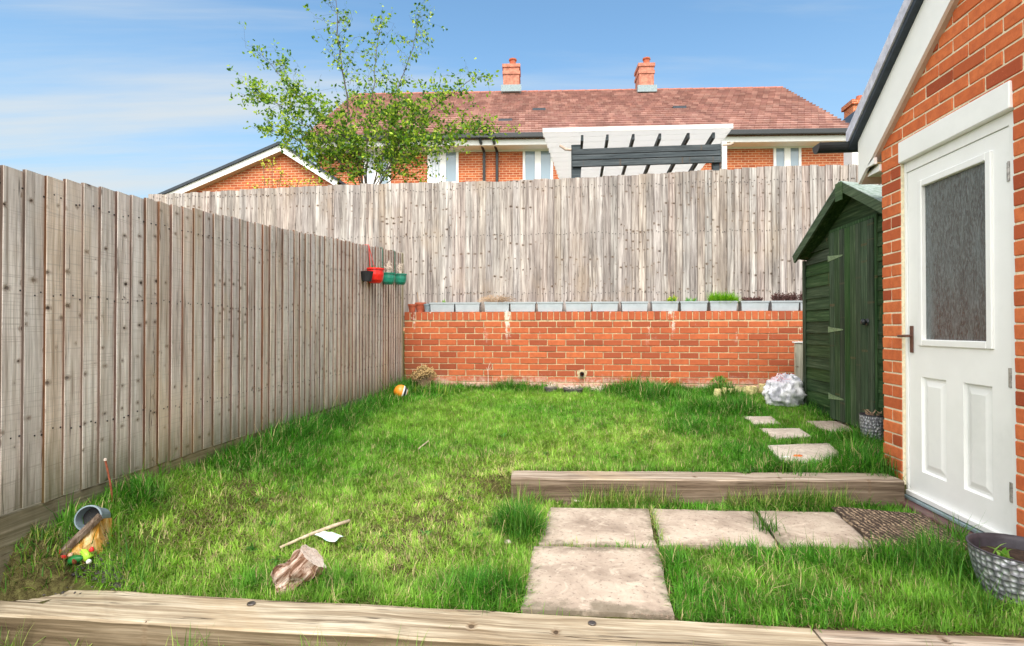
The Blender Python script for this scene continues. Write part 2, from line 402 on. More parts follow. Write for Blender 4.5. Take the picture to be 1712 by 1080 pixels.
def bag_mat():
    m, t, b = new_mat('bag_plastic', .3, .5)
    o = t.obj(); n = t.noise(o, 7, 5, .7, 1.0); n2 = t.noise(t.vm('ADD', o, (4.0, 2.0, 7.0)), 5, 4, .6)
    c = t.mix(t.ramp(n, .35, .65), (.45, .45, .52), (.87, .86, .87))
    ox = t.xyz(o)
    reg = t.math('MULTIPLY', t.ramp(ox[0], .0, -.08), t.ramp(t.math('ABSOLUTE', t.math('SUBTRACT', ox[2], .2)), .09, .04))
    st = t.node('ShaderNodeTexWave', wave_type='BANDS', bands_direction='DIAGONAL'); t.put(st.inputs['Vector'], o); t.put(st.inputs['Scale'], 16.0); t.put(st.inputs['Distortion'], 1.0)
    c = t.mix(t.math('MULTIPLY', reg, t.math('MULTIPLY', t.ramp(st.outputs['Fac'], .5, .7), .75)), c, (.6, .12, .14))
    t.put(b.inputs['Base Color'], c)
    t.put(b.inputs['Normal'], t.bump(n2, .6, .02))
    b.inputs['Subsurface Weight'].default_value = 0.0
    M['bag_plastic'] = m
bag_mat()
def ball_mat():
    m, t, b = new_mat('ball_orange', .4, .5)
    o = t.obj(); n = t.noise(o, 12, 5, .6)
    c = t.mix(t.ramp(n, .55, .7, 0, .6), (.80, .27, .02), (.75, .42, .15))
    t.put(b.inputs['Base Color'], c); M['ball_orange'] = m
ball_mat()
def paper_mat():
    m, t, b = new_mat('paper_scrap', .6, .3)
    o = t.obj(); n = t.noise(o, 45, 3, .6)
    t.put(b.inputs['Base Color'], t.mix(t.ramp(n, .52, .6), (.75, .82, .78), (.35, .62, .62))); M['paper_scrap'] = m
paper_mat()

def translucent(name, col, amt):
    m, t, b = new_mat(name, .5, .3); t.put(b.inputs['Base Color'], col)
    tr = t.node('ShaderNodeBsdfTranslucent'); t.put(tr.inputs[0], col)
    mx = t.node('ShaderNodeMixShader'); t.put(mx.inputs[0], amt); t.l.new(b.outputs[0], mx.inputs[1]); t.l.new(tr.outputs[0], mx.inputs[2])
    t.l.new(mx.outputs[0], t.n['Material Output'].inputs[0]); M[name] = m
translucent('pvc_roof', (.92, .91, .90), .6)

# ------------------------------------------------------------------ mesh helpers
class MB:
    def __init__(s): s.v = []; s.f = []; s.m = []
    def add(s, vs, fs, mi=0):
        o = len(s.v); s.v += [tuple(v) for v in vs]; s.f += [tuple(i + o for i in f) for f in fs]; s.m += [mi] * len(fs); return s
    def box(s, x0, x1, y0, y1, z0, z1, mi=0):
        return s.add([(x0, y0, z0), (x1, y0, z0), (x1, y1, z0), (x0, y1, z0), (x0, y0, z1), (x1, y0, z1), (x1, y1, z1), (x0, y1, z1)],
                     [(0, 3, 2, 1), (4, 5, 6, 7), (0, 1, 5, 4), (1, 2, 6, 5), (2, 3, 7, 6), (3, 0, 4, 7)], mi)
    def cbox(s, x0, x1, y0, y1, z0, z1, c=.004, mi=0, jit=0.0):
        """box with chamfered edges"""
        X = (x0, x1); Y = (y0, y1); Z = (z0, z1); vs = []; idx = {}
        for i in (0, 1):
            for j in (0, 1):
                for k in (0, 1):
                    sx, sy, sz = (c if i == 0 else -c), (c if j == 0 else -c), (c if k == 0 else -c)
                    jx, jy, jz = (rnd.uniform(-jit, jit) for _ in range(3))
                    for a, p in enumerate(((X[i], Y[j] + sy, Z[k] + sz), (X[i] + sx, Y[j], Z[k] + sz), (X[i] + sx, Y[j] + sy, Z[k]))):
                        idx[(i, j, k, a)] = len(vs); vs.append((p[0] + jx, p[1] + jy, p[2] + jz))
        g = lambda i, j, k, a: idx[(i, j, k, a)]
        fs = []
        for i in (0, 1):
            q = [g(i, 0, 0, 0), g(i, 1, 0, 0), g(i, 1, 1, 0), g(i, 0, 1, 0)]; fs.append(q if i else q[::-1])
            q = [g(0, i, 0, 1), g(1, i, 0, 1), g(1, i, 1, 1), g(0, i, 1, 1)]; fs.append(q[::-1] if i else q)
            q = [g(0, 0, i, 2), g(1, 0, i, 2), g(1, 1, i, 2), g(0, 1, i, 2)]; fs.append(q if i else q[::-1])
        for i in (0, 1):
            for j in (0, 1):
                q = [g(i, j, 0, 0), g(i, j, 0, 1), g(i, j, 1, 1), g(i, j, 1, 0)]; fs.append(q if (i + j) % 2 else q[::-1])
                q = [g(i, 0, j, 0), g(i, 0, j, 2), g(i, 1, j, 2), g(i, 1, j, 0)]; fs.append(q[::-1] if (i + j) % 2 else q)
                q = [g(0, i, j, 1), g(0, i, j, 2), g(1, i, j, 2), g(1, i, j, 1)]; fs.append(q if (i + j) % 2 else q[::-1])
        for i in (0, 1):
            for j in (0, 1):
                for k in (0, 1):
                    q = [g(i, j, k, 0), g(i, j, k, 1), g(i, j, k, 2)]; fs.append(q if (i + j + k) % 2 else q[::-1])
        return s.add(vs, fs, mi)
    def prism(s, poly, h, mi=0, top=None):
        """poly: list of 3D points (bottom), extruded by vector h"""
        n = len(poly); h = Vector(h)
        vs = [Vector(p) for p in poly] + [Vector(p) + h for p in poly]
        fs = [tuple(range(n))[::-1], tuple(range(n, 2 * n))] + [(i, (i + 1) % n, (i + 1) % n + n, i + n) for i in range(n)]
        s.add(vs, fs, mi)
        return s
    def bar(s, a, b, w, h, up=(0, 0, 1), mi=0):
        a = Vector(a); b = Vector(b); d = (b - a).normalized(); sd = d.cross(Vector(up)).normalized(); u = sd.cross(d).normalized()
        vs = []
        for p in (a, b):
            for i, j in ((-1, -1), (1, -1), (1, 1), (-1, 1)): vs.append(p + sd * i * w / 2 + u * j * h / 2)
        return s.add(vs, [(0, 3, 2, 1), (4, 5, 6, 7), (0, 1, 5, 4), (1, 2, 6, 5), (2, 3, 7, 6), (3, 0, 4, 7)], mi)
    def tube(s, pts, rad, n=6, mi=0, cap=True):
        pts = [Vector(p) for p in pts]; k = len(pts)
        if not hasattr(rad, '__len__'): rad = [rad] * k
        vs = []
        for i, p in enumerate(pts):
            d = (pts[min(i + 1, k - 1)] - pts[max(i - 1, 0)]).normalized()
            a = d.cross(Vector((.31, .17, .94)) if abs(d.z) < .9 else Vector((1, 0.1, 0))).normalized(); b = d.cross(a)
            for j in range(n):
                t = 2 * math.pi * j / n; vs.append(p + (a * math.cos(t) + b * math.sin(t)) * rad[i])
        fs = [(i * n + j, i * n + (j + 1) % n, (i + 1) * n + (j + 1) % n, (i + 1) * n + j) for i in range(k - 1) for j in range(n)]
        if cap: fs += [tuple(range(n))[::-1], tuple(range((k - 1) * n, k * n))]
        return s.add(vs, fs, mi)
    def lathe(s, prof, n=20, mi=0, c=(0, 0, 0)):
        vs = []; k = len(prof)
        for r, z in prof:
            for j in range(n):
                t = 2 * math.pi * j / n; vs.append((c[0] + r * math.cos(t), c[1] + r * math.sin(t), c[2] + z))
        fs = [(i * n + j, i * n + (j + 1) % n, (i + 1) * n + (j + 1) % n, (i + 1) * n + j) for i in range(k - 1) for j in range(n)]
        return s.add(vs, fs, mi)
    def mesh(s, name, mats, smooth=False):
        me = bpy.data.meshes.new(name); me.from_pydata(s.v, [], s.f)
        for m in (mats if isinstance(mats, (list, tuple)) else [mats]): me.materials.append(M[m])
        if any(s.m): me.polygons.foreach_set('material_index', s.m)
        if smooth: me.shade_smooth()
        me.update(); return me
def link(name, data, parent=None, loc=None, rot=None, scale=None):
    o = bpy.data.objects.new(name, data); COL.objects.link(o)
    if parent: o.parent = parent
    if loc is not None: o.location = loc
    if rot is not None: o.rotation_euler = rot
    if scale is not None: o.scale = scale
    return o
def build(mb, name, mats, parent=None, loc=None, rot=None, smooth=False):
    return link(name, mb.mesh(name, mats, smooth), parent, loc, rot)
def tag(o, label, cat, group=None):
    o['label'] = label; o['category'] = cat
    if group: o['group'] = group
    return o
def thing(name, label, cat, loc=(0, 0, 0), rz=0, group=None):
    return tag(link(name, None, None, loc, (0, 0, rz)), label, cat, group)
def struct(o): o['kind'] = 'structure'; return o
def stuff(o): o['kind'] = 'stuff'; return o
def smooth01(x): x = np.clip(x, 0, 1); return x * x * (3 - 2 * x)

# ------------------------------------------------------------------ world sky: thin cirrus, plus brighter cloud added out of view as fill
def make_sky():
    t = NT(world.node_tree)
    bg = t.n['Background']
    sky = t.node('ShaderNodeTexSky', sky_type='NISHITA', sun_disc=False)
    sky.sun_elevation = SUN_EL; sky.sun_rotation = SUN_AZ
    sky.altitude = 100; sky.air_density = 1.0; sky.dust_density = 0.6; sky.ozone_density = 1.6
    d = t.node('ShaderNodeTexCoord').outputs['Generated']
    p = t.xyz(d)
    den = t.math('ADD', t.math('MAXIMUM', p[2], 0.0), .10)
    pv = t.comb(t.math('DIVIDE', p[0], den), t.math('DIVIDE', p[1], den), 0.0)
    rot = t.node('ShaderNodeVectorRotate', rotation_type='Z_AXIS'); t.put(rot.inputs['Vector'], pv); t.put(rot.inputs['Angle'], R(-8))
    st = t.vm('MULTIPLY', rot.outputs[0], (.32, 2.1, 1.0))
    n = t.noise(t.vm('ADD', st, (3.0, .15, 0.0)), 1.1, 6, .58, .35)
    big = t.noise(t.vm('ADD', pv, (5.2, 1.0, 0.0)), .22, 3, .5)
    cov = t.math('ADD', t.math('MULTIPLY', n, .75), t.math('MULTIPLY', big, .45))
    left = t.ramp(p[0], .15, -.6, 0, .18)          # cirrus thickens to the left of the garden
    behind = t.ramp(p[1], .35, -.3, 0, 1.0)  # unseen cloud behind and beside the camera, added bright to lift the fill light
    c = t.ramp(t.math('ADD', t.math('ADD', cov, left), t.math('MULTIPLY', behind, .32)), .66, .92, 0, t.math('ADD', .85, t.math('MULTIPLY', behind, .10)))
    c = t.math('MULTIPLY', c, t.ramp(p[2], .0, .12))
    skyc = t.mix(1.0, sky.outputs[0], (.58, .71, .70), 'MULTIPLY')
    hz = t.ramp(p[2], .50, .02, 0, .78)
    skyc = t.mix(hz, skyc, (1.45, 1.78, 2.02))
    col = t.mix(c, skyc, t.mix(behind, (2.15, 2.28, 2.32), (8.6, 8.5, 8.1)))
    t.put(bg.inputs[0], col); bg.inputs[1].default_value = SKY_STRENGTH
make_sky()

# ------------------------------------------------------------------ layout constants
XL = -2.12           # left fence face
YW = 6.75            # retaining wall face
YF = 7.02            # back fence face
XH = 2.0             # house gable wall face
WTOP = 1.235         # retaining wall top
def ssf(a, b, x): return smooth01((np.asarray(x, float) - a) / (b - a))
def hgt(X, Y):
    X = np.asarray(X, float); Y = np.asarray(Y, float)
    base = np.interp(Y, [1.7, 2.1, 3.5, 6.8], [-.03, -.02, .105, .27])
    flat = ssf(-.75, -.36, X) * (1 - ssf(3.39, 3.45, Y - (X + .365) * .065))
    h = base * (1 - flat) + (-.035) * flat
    lf = (1 - ssf(0.0, .62, X - XL)) * (1 - ssf(3.0, 5.5, Y)) * ssf(1.86, 2.10, Y)
    h = h + lf * np.clip(.25 - base, 0, 1)
    h = h + .006 * np.sin(X * 7 + 1.3) * np.cos(Y * 6.1) * (1 - flat)
    return h
def H(x, y): return float(hgt(x, y))
def ground_px(x, y, lift=0.0):
    r = ray(x, y); lo = 1.2
    for i in range(900):                      # march along the line of sight down to the lawn
        t = 1.2 + i * .01
        if CAMZ + r[2] * t <= H(r[0] * t, r[1] * t) + lift: break
        lo = t
    hi = t
    for _ in range(14):
        m = (lo + hi) / 2
        if CAMZ + r[2] * m <= H(r[0] * m, r[1] * m) + lift: hi = m
        else: lo = m
    return Vector((r[0] * hi, r[1] * hi, CAMZ + r[2] * hi))

# ------------------------------------------------------------------ SETTING: ground
def grid_mesh(name, xs, ys, zf, mat):
    Xg, Yg = np.meshgrid(xs, ys); Zg = zf(Xg, Yg)
    vs = np.stack([Xg, Yg, Zg], -1).reshape(-1, 3); nx, ny = len(xs), len(ys)
    fs = [(j * nx + i, j * nx + i + 1, (j + 1) * nx + i + 1, (j + 1) * nx + i) for j in range(ny - 1) for i in range(nx - 1)]
    me = bpy.data.meshes.new(name); me.from_pydata(vs.tolist(), [], fs); me.materials.append(M[mat]); me.shade_smooth()
    return me
lawn_ground = struct(link('lawn_ground', grid_mesh('lawn_ground', np.linspace(-2.14, 2.6, 96), np.linspace(1.90, 6.78, 270), lambda x, y: hgt(x, y), 'soil_thatch')))
# wide outer ground: lower terrace in front, neighbouring land behind at the level of the wall top
def outer(x, y):
    z = np.where(y < 1.895, np.where(x < -.9, -.075, -.16), -.12)
    z = np.where(y > 6.9, .95, z)
    z = np.where((x < -2.2) & (y > 1.895) & (y <= 6.9), .1, z)
    return z
def axis(lo, hi, breaks):
    s = set(np.concatenate([np.linspace(lo, hi, 41), breaks]).tolist()); return np.array(sorted(s))
xs = axis(-700, 700, np.array([-60, -30, -12, -6, -2.21, -2.2, 0, 2, 2.6, 4, 6, 12, 30, 60.]))
ys = axis(-700, 900, np.array([-60, -20, -6, 0, 1.8, 1.89, 1.9, 4, 6.88, 6.92, 8, 12, 20, 40, 80.]))
ground = struct(link('ground', grid_mesh('ground', xs, ys, outer, 'soil_thatch')))

# path of slabs
path_bed = struct(build(MB().box(-.18, 1.62, 2.05, 3.30, -.12, -.045), 'path', 'concrete'))
def slab(parent, pts, th, name, mat, n_sub=6, rough=.004, label=None):
    """riven slab from 4 corner points (top), worn edges"""
    P = [Vector(p) for p in pts]; c = sum(P, Vector()) / 4
    mb = MB(); N = n_sub; vs = []; fs = []
    for j in range(N + 1):
        for i in range(N + 1):
            u, v = i / N, j / N
            q = P[0] * (1 - u) * (1 - v) + P[1] * u * (1 - v) + P[2] * u * v + P[3] * (1 - u) * v
            nz = mnoise.noise(q * 6) * rough
            edge = (i in (0, N)) or (j in (0, N))
            if edge:
                d = (q - c).normalized(); q = q + d * (mnoise.noise(q * 11) * .012 - .004); nz -= .005
            vs.append((q.x - c.x, q.y - c.y, q.z - c.z + nz))
    for j in range(N):
        for i in range(N): fs.append((j * (N + 1) + i, j * (N + 1) + i + 1, (j + 1) * (N + 1) + i + 1, (j + 1) * (N + 1) + i))
    ring = [i for i in range(N)] + [j * (N + 1) + N for j in range(N)] + [N * (N + 1) + i for i in range(N, 0, -1)] + [j * (N + 1) for j in range(N, 0, -1)]
    base = len(vs); vs += [(vs[r][0] * .995, vs[r][1] * .995, vs[r][2] - th) for r in ring]
    k = len(ring)
    for a in range(k): fs.append((ring[a], base + a, base + (a + 1) % k, ring[(a + 1) % k]))
    mb.add(vs, fs)
    return build(mb, name, mat, parent, c)
Zs = -.012
slab(path_bed, [(-.19, 2.055, Zs), (.375, 2.07, Zs), (.412, 2.695, Zs), (-.185, 2.66, Zs)], .04, 'slab', 'paving_pink')
slab(path_bed, [(-.165, 2.68, Zs), (.41, 2.715, Zs), (.448, 3.27, Zs), (-.13, 3.235, Zs)], .04, 'slab', 'paving_pink')
slab(path_bed, [(.422, 2.72, Zs + .004), (.988, 2.76, Zs), (1.046, 3.29, Zs), (.458, 3.275, Zs)], .04, 'slab', 'paving_pink')
slab(path_bed, [(1.0, 2.765, Zs), (1.57, 2.80, Zs - .002), (1.63, 3.34, Zs), (1.055, 3.295, Zs + .002)], .04, 'slab', 'paving_pink')
# stepping stones in upper lawn
stones = [([(1312, 776), (1412, 768), (1383, 741), (1286, 745)], 'largest pale stepping stone, nearest the long timber sleeper', 'paving_pale'),
          ([(1297, 733), (1354, 730), (1335, 716), (1271, 716)], 'middle pale stepping stone between the big slab and the bag', 'paving_pale'),
          ([(1262, 709), (1302, 708), (1288, 696), (1244, 696)], 'farthest small stepping stone, sunk in grass in front of the white bag', 'paving_pale'),
          ([(1388, 722), (1432, 726), (1410, 704), (1345, 704)], 'worn stone slab in the grass below the green shed door', 'paving_pink')]
stone_polys = []
for pts, lab, mt in stones:
    P = [ground_px(*p, lift=.02) for p in pts]; zz = sum(p.z for p in P) / 4
    P = [Vector((p.x, p.y, zz * .3 + p.z * .7 + .006)) for p in P]
    cc_ = sum(P, Vector()) / 4; P = [cc_ + (q_ - cc_) * 1.10 for q_ in P]
    o = slab(None, P, .045, 'stepping_stone', mt); tag(o, lab, 'stepping stone', 'stepping stones in the upper lawn')
    stone_polys.append([(p.x, p.y) for p in P])

# ------------------------------------------------------------------ sleepers
def sleeper(a, b, w, h, label, segs=14, ztop=None, loc_mat=('sleeper_wood', 'sleeper_side'), group=None):
    """timber with long axis a->b (front top edge), waney edges, split into cells for slight warp"""
    a = Vector(a); b = Vector(b); L = (b - a).length; ang = math.atan2(b.y - a.y, b.x - a.x)
    vs = []; fs = []; mi = []; c = .007
    prof = [(0, -h), (0, -c), (c, 0), (w * .33, .001), (w * .66, -.001), (w - c, 0), (w, -c), (w, -h)]
    K = len(prof)
    for i in range(segs + 1):
        x = L * i / segs
        for (y, z) in prof:
            q = Vector((x, y, z)); n1 = mnoise.noise(Vector((x * 3 + a.x, y * 9, a.y))); n2 = mnoise.noise(Vector((x * 5 + 9, z * 9, a.y * 3)))
            vs.append((x, y + n1 * .006, z + n2 * .005))
    for i in range(segs):
        for k in range(K - 1):
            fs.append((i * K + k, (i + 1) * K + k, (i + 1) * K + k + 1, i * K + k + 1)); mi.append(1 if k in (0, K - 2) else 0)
        fs.append((i * K + K - 1, (i + 1) * K + K - 1, (i + 1) * K, i * K)); mi.append(1)
    fs.append(tuple(range(K))[::-1]); mi.append(0); fs.append(tuple(range(segs * K, segs * K + K))); mi.append(0)
    mb = MB(); mb.add(vs, fs); mb.m = mi
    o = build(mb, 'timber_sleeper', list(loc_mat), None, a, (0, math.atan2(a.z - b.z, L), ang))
    return tag(o, label, 'sleeper', group)
SG = 'timber sleepers edging the lawn'
s1 = sleeper((-2.62, 1.715, .035), (.842, 1.845, -.022), .205, .17, 'long weathered timber sleeper along the front edge of the lawn', group=SG, segs=30)
s2 = sleeper((.848, 1.842, -.022), (2.9, 1.90, -.026), .205, .17, 'shorter timber sleeper at the front right below the big metal pot', group=SG, segs=18)
s3 = sleeper((-.365, 3.335, .118), (1.955, 3.485, .128), .19, .16, 'pale timber sleeper stepping up to the upper lawn above the slabs', group=SG, segs=24)
for s_, pts in ((s1, [(2.7, .15), (1.45, .16)]), (s2, [(.35, .06), (.62, .1)])):
    for (x, y) in pts:
        build(MB().lathe([(0, .002), (.013, .0015), (.015, 0), (.015, -.004)], 10), 'bolt', 'metal_dark', s_, (x, y, .0035), smooth=False)

# ------------------------------------------------------------------ fences
def feather(w=.1, h=1.0):
    """feather-edge board: thick edge at x=0, thin edge at x=w; front toward -Y"""
    mb = MB(); pr = [(0, -.009), (0, -.0225), (.0015, -.0240), (w, -.0095), (w, -.003)]
    zs = [0, .34, .67, 1.0]; K = len(pr); vs = []; fs = []; mi = []
    for z in zs:
        for (x, y) in pr: vs.append((x, y, z * h))
    for i in range(len(zs) - 1):
        for k in range(K):
            fs.append((i * K + k, i * K + (k + 1) % K, (i + 1) * K + (k + 1) % K, (i + 1) * K + k)); mi.append(1 if k in (0,) else 0)
    fs.append(tuple(range(K))[::-1]); fs.append(tuple(range((len(zs) - 1) * K, len(zs) * K))); mi += [0, 0]
    mb.add(vs, fs); mb.m = mi; return mb
# left fence: boards run along +Y, face +X. local x -> world Y, local -y -> world +X
lf = thing('left_fence', 'beige closeboard fence running down the left side of the lawn', 'fence', (XL, 1.3, .33))
fy = 1.3; k = 0; rr = random.Random(3)
def ltop(y): return float(np.interp(y, [1.2, 1.83, 2.46, 3.46, 6.4, 6.8], [1.58, 1.632, 1.672, 1.735, 1.955, 1.965]))
board_cache = {}
while fy < 6.66:
    w = rr.choice([.1, .1, .1, .102]); zb = .335 + rr.uniform(-.004, .004); h = ltop(fy + .045) + rr.uniform(-.006, .006) - zb
    me = feather(w, round(h, 3)).mesh('fence_board', ['fence_left', 'fence_left_edge'])
    o = link('fence_board', me, lf, (rr.uniform(-.0015, .0015), fy - 1.3, zb - .33), (rr.uniform(-.002, .002), 0, R(90) + rr.uniform(-.012, .012)))
    if k % 4 == 0 or rr.random() < .12: gcol = (rr.random(), rr.random(), 0, 1)
    o.color = gcol
    fy += .0872 + rr.uniform(-.002, .002); k += 1
# rails, posts behind, gravel boards
for z in (.25, .8, 1.2): build(MB().box(-.045, -.008, 0, 5.4, z, z + .07), 'rail', 'post_wood', lf)
for i, yy in enumerate((.2, 2.6, 5.42)): build(MB().box(-.09, -.012, yy - .04, yy + .04, -.3, 1.35 if i < 2 else 1.63), 'post', 'post_wood', lf)
build(MB().cbox(-.075, .0, -.04, .04, -.2, 1.645, .004), 'post', 'post_wood', lf, (.02, 5.405, 0))
for (a, b, z) in ((0, 1.1, 0), (1.105, 3.3, .002), (3.305, 5.36, .001)):
    build(MB().cbox(-.03, .012, a, b, -.52 + z, .0 + z, .003), 'gravel_board', 'gravel_board', lf)

def nails(parent, spots, ax):
    mb = MB()
    for p in spots:
        mb.lathe([(.0042, -.003), (.0042, .0012), (0, .0016)], 6, c=p)
    return mb
# nail heads on the left fence, two per board at each rail
nm_ = MB(); r6 = random.Random(2)
for yb_ in np.arange(0.02, 5.34, .0872):
    for zr_ in (.285, .835, 1.235):
        for dy_ in (.02, .055):
            y_, z_ = yb_ + dy_ + r6.uniform(-.008, .008), zr_ + r6.uniform(-.012, .012); x_ = .0195 - dy_ * .12
            nm_.box(x_, x_ + .003, y_ - .003, y_ + .003, z_ - .003, z_ + .003)
stuff(build(nm_, 'nail_heads', 'pot_black', lf))

# back fence
bf = thing('back_fence', 'tall pale grey closeboard fence standing above the brick wall', 'fence', (-5.8, YF, 1.2))
bt = [at_y(x, y, YF) for x, y in ((150, 333), (247, 326), (400, 318), (560, 310), (700, 306), (840, 303), (1000, 296), (1100, 290), (1290, 279), (1430, 276), (1476, 275))]
bx = [p.x for p in bt] + [4.8]; bz = [p.z for p in bt] + [bt[-1].z + .05]
x = -5.8; rr = random.Random(5)
while x < 4.4:
    w = .1; h = float(np.interp(x, bx, bz)) + rr.uniform(-.008, .008) - 1.2
    me = feather(w, round(h, 3)).mesh('fence_board', ['fence_back', 'fence_back_edge'])
    if rr.random() < .28 or x < -5.79: gcol = (rr.random(), rr.random(), 0, 1)
    o = link('fence_board', me, bf, (x + 5.8, rr.uniform(-.0015, .0015), rr.uniform(-.003, .003)), (0, rr.uniform(-.0015, .0015), rr.uniform(-.02, .02))); o.color = gcol
    x += .0885 + rr.uniform(-.002, .002)
nm_ = MB()
for xb_ in np.arange(0.02, 10.1, .0885):
    for zr_ in (.28, 1.03, 1.63):
        for dx_ in (.02, .055):
            x_, z_ = xb_ + dx_ + r6.uniform(-.008, .008), zr_ + r6.uniform(-.02, .02); y_ = -.0215 + dx_ * .1
            nm_.box(x_ - .0045, x_ + .0045, y_ - .004, y_, z_ - .0045, z_ + .0045)
stuff(build(nm_, 'nail_heads', 'pot_black', bf))
for z in (.25, 1.0, 1.6): build(MB().box(0, 10.2, .0, .045, z, z + .07), 'rail', 'post_wood', bf)
for xx in (.5, 3.3, 6.1, 8.9): build(MB().box(xx, xx + .09, .047, .13, -.4, 1.7), 'post', 'post_wood', bf)
build(MB().box(0, 10.2, .0, .04, -.16, -.003), 'gravel_board', 'gravel_board', bf)

# ------------------------------------------------------------------ retaining wall
def brick_mesh(l, d, h, seed):
    global rnd
    keep = rnd; rnd = random.Random(seed); mb = MB().cbox(-l / 2, l / 2, 0, d, 0, h, .0035, jit=.0012); rnd = keep; return mb
rw = thing('retaining_wall', 'orange red brick retaining wall topped with a row of grey troughs', 'wall', (-2.09, YW, .2))
WX0, WX1 = -2.09, 3.45
brick_me = [brick_mesh(.2155, .10, .0655, s).mesh('brick', 'garden_brick') for s in range(5)]
half_me = [brick_mesh(.103, .10, .0655, s).mesh('brick', 'garden_brick') for s in range(3)]
cop_me = [brick_mesh(.0655, .215, .102, s).mesh('coping_brick', 'garden_brick') for s in range(4)]
rr = random.Random(9)
for c in range(13):
    z = .0 + c * .0752 - .055
    x = 0 if c % 2 else -.1125
    while x < WX1 - WX0 - .05:
        if x < -.01:
            link('brick', rr.choice(half_me), rw, (.052, rr.uniform(-.002, .001), z), (0, rr.uniform(-.004, .004), 0))
        else:
            if x > 4.95 and c % 1 == 0 and x + WX0 > 2.95: x += .2255; continue
            link('brick', rr.choice(brick_me), rw, (x + .1078, rr.uniform(-.0022, .0015), z + rr.uniform(-.001, .001)), (0, rr.uniform(-.004, .004), rr.uniform(-.004, .004)))
        x += .2255
x = .033; zc = WTOP - .2 - .1025
while x < WX1 - WX0 - .05:
    link('coping_brick', rr.choice(cop_me), rw, (x, rr.uniform(-.004, .002), zc + rr.uniform(-.0015, .0015)), (0, rr.uniform(-.012, .012), rr.uniform(-.01, .01)))
    x += .0752
build(MB().box(0, WX1 - WX0, .0055, .098, -.2, zc - .004).box(0, WX1 - WX0, .006, .21, zc - .003, zc + .094), 'mortar', 'mortar_pale', rw)
build(MB().box(0, WX1 - WX0, .101, .21, -.2, zc - .006), 'inner_leaf', 'mortar_pale', rw)
wp = at_y(973, 625, YW); 
dp = build(MB().lathe([(.026, 0), (.026, .05), (.019, .05), (.019, -.05), (.0, -.05)], 14), 'drain_pipe', 'pot_black', rw, (wp.x + 2.09, -.03, wp.z - .2), (R(90), 0, 0))
mbp = MB(); vs = []; n_ = 16
for ring, (rad, yy) in enumerate(((.028, -.006), (.05, -.004), (.062, .003))):
    for j in range(n_):
        t_ = 2 * math.pi * j / n_; q = rad * (1 + (.35 * mnoise.noise(Vector((math.cos(t_) * 2, math.sin(t_) * 2, ring))) if ring else 0)); vs.append((q * math.cos(t_), yy, q * math.sin(t_)))
mbp.add(vs, [(r_ * n_ + j, (r_ + 1) * n_ + j, (r_ + 1) * n_ + (j + 1) % n_, r_ * n_ + (j + 1) % n_) for r_ in range(2) for j in range(n_)])
build(mbp, 'mortar_patch', 'mortar_pale', rw, (wp.x + 2.09, -.001, wp.z - .2))

# ------------------------------------------------------------------ HOUSE (right)
house = thing('brick_outhouse', 'orange brick gabled building with a white door on the right', 'building', (XH, 3.79, 0))
def W(x, y, z): return (x - XH, y - 3.79, z)   # world -> house local
YC = 3.79; YD0, YD1 = 3.588, 2.728           # corner, door opening
VX = 1.955                                     # verge board face
v0 = at_x(1437, 232, VX); v1 = at_x(1545, 0, VX)
slope = (v1.z - v0.z) / (v0.y - v1.y)
RY = 1.55                                     # ridge line
def ztop(y): return v0.z + (v0.y - y) * slope if y > RY else v0.z + (v0.y - RY) * slope - (RY - y) * slope
def gb(l, seed):
    global rnd
    keep = rnd; rnd = random.Random(seed); mb = MB().cbox(0, .10, -l / 2, l / 2, 0, .0655, .0035, jit=.0015); rnd = keep; return mb
hb = {L: [gb(L, s).mesh('brick', 'house_brick') for s in range(4)] for L in (.2155, .1025, .05, .15)}
rr = random.Random(21); near_mb = MB(); nb = 0
LT = 2.165
for c in range(-2, 62):
    z = c * .0752 + .004
    # stretcher bond; the pier beside the door alternates one stretcher / two halves
    pieces = []
    if z + .065 < LT:
        if c % 2: pieces += [(YC - .0995, .1995)]
        else: pieces += [(YC - .0470, .094), (YC - .1520, .094)]
        y = YD1 - (0 if c % 2 else -.1125)
    else:
        y = YC + (.0 if c % 2 else .1125)
    while y > -.9:
        ya, yb = y - .2155, y
        hi = YD1 if z + .065 < LT else YC
        yb2 = min(yb, hi); 
        if yb2 - ya > .03: pieces.append(((ya + yb2) / 2, yb2 - ya))
        y -= .2255
    for (yc, L) in pieces:
        if z + .03 > min(ztop(yc + L / 2), ztop(yc - L / 2)) - .03: continue
        if yc > 2.2 and not (z > 3.2):
            key = min(hb, key=lambda q: abs(q - L)); me = rr.choice(hb[key])
            link('brick', me, house, W(XH + rr.uniform(-.002, .0015), yc, z + rr.uniform(-.001, .001)), (rr.uniform(-.004, .004), 0, rr.uniform(-.004, .004)), (1, L / key, 1)); nb += 1
        else:
            near_mb.box(.0, .1, yc - 3.79 - L / 2, yc - 3.79 + L / 2, z, z + .0655)
stuff(build(near_mb, 'brickwork', 'house_brick', house))
def gable_poly(x, ylo, yhi, zlo, lift):
    return [(x - XH, ylo - 3.79, zlo), (x - XH, yhi - 3.79, zlo), (x - XH, yhi - 3.79, ztop(yhi) + lift), (x - XH, RY - 3.79, ztop(RY) + lift), (x - XH, ylo - 3.79, ztop(ylo) + lift)]
mm = MB()
mx = XH + .0045
mm.box(mx - XH, .098, YD0 - 3.79 + .001, YC - 3.79 - .004, -.2, LT)
mm.box(mx - XH, .098, -4.6, YD1 - 3.79 - .003, -.2, LT)
pp = [(mx - XH, -4.6, LT + .001), (mx - XH, -.006, LT + .001), (mx - XH, -.006, ztop(YC) - .06), (mx - XH, RY - 3.79, ztop(RY) - .06), (mx - XH, -4.6, ztop(-.81) - .06)]
mm.prism(pp, (.09, 0, 0))
build(mm, 'mortar', 'mortar_house', house)
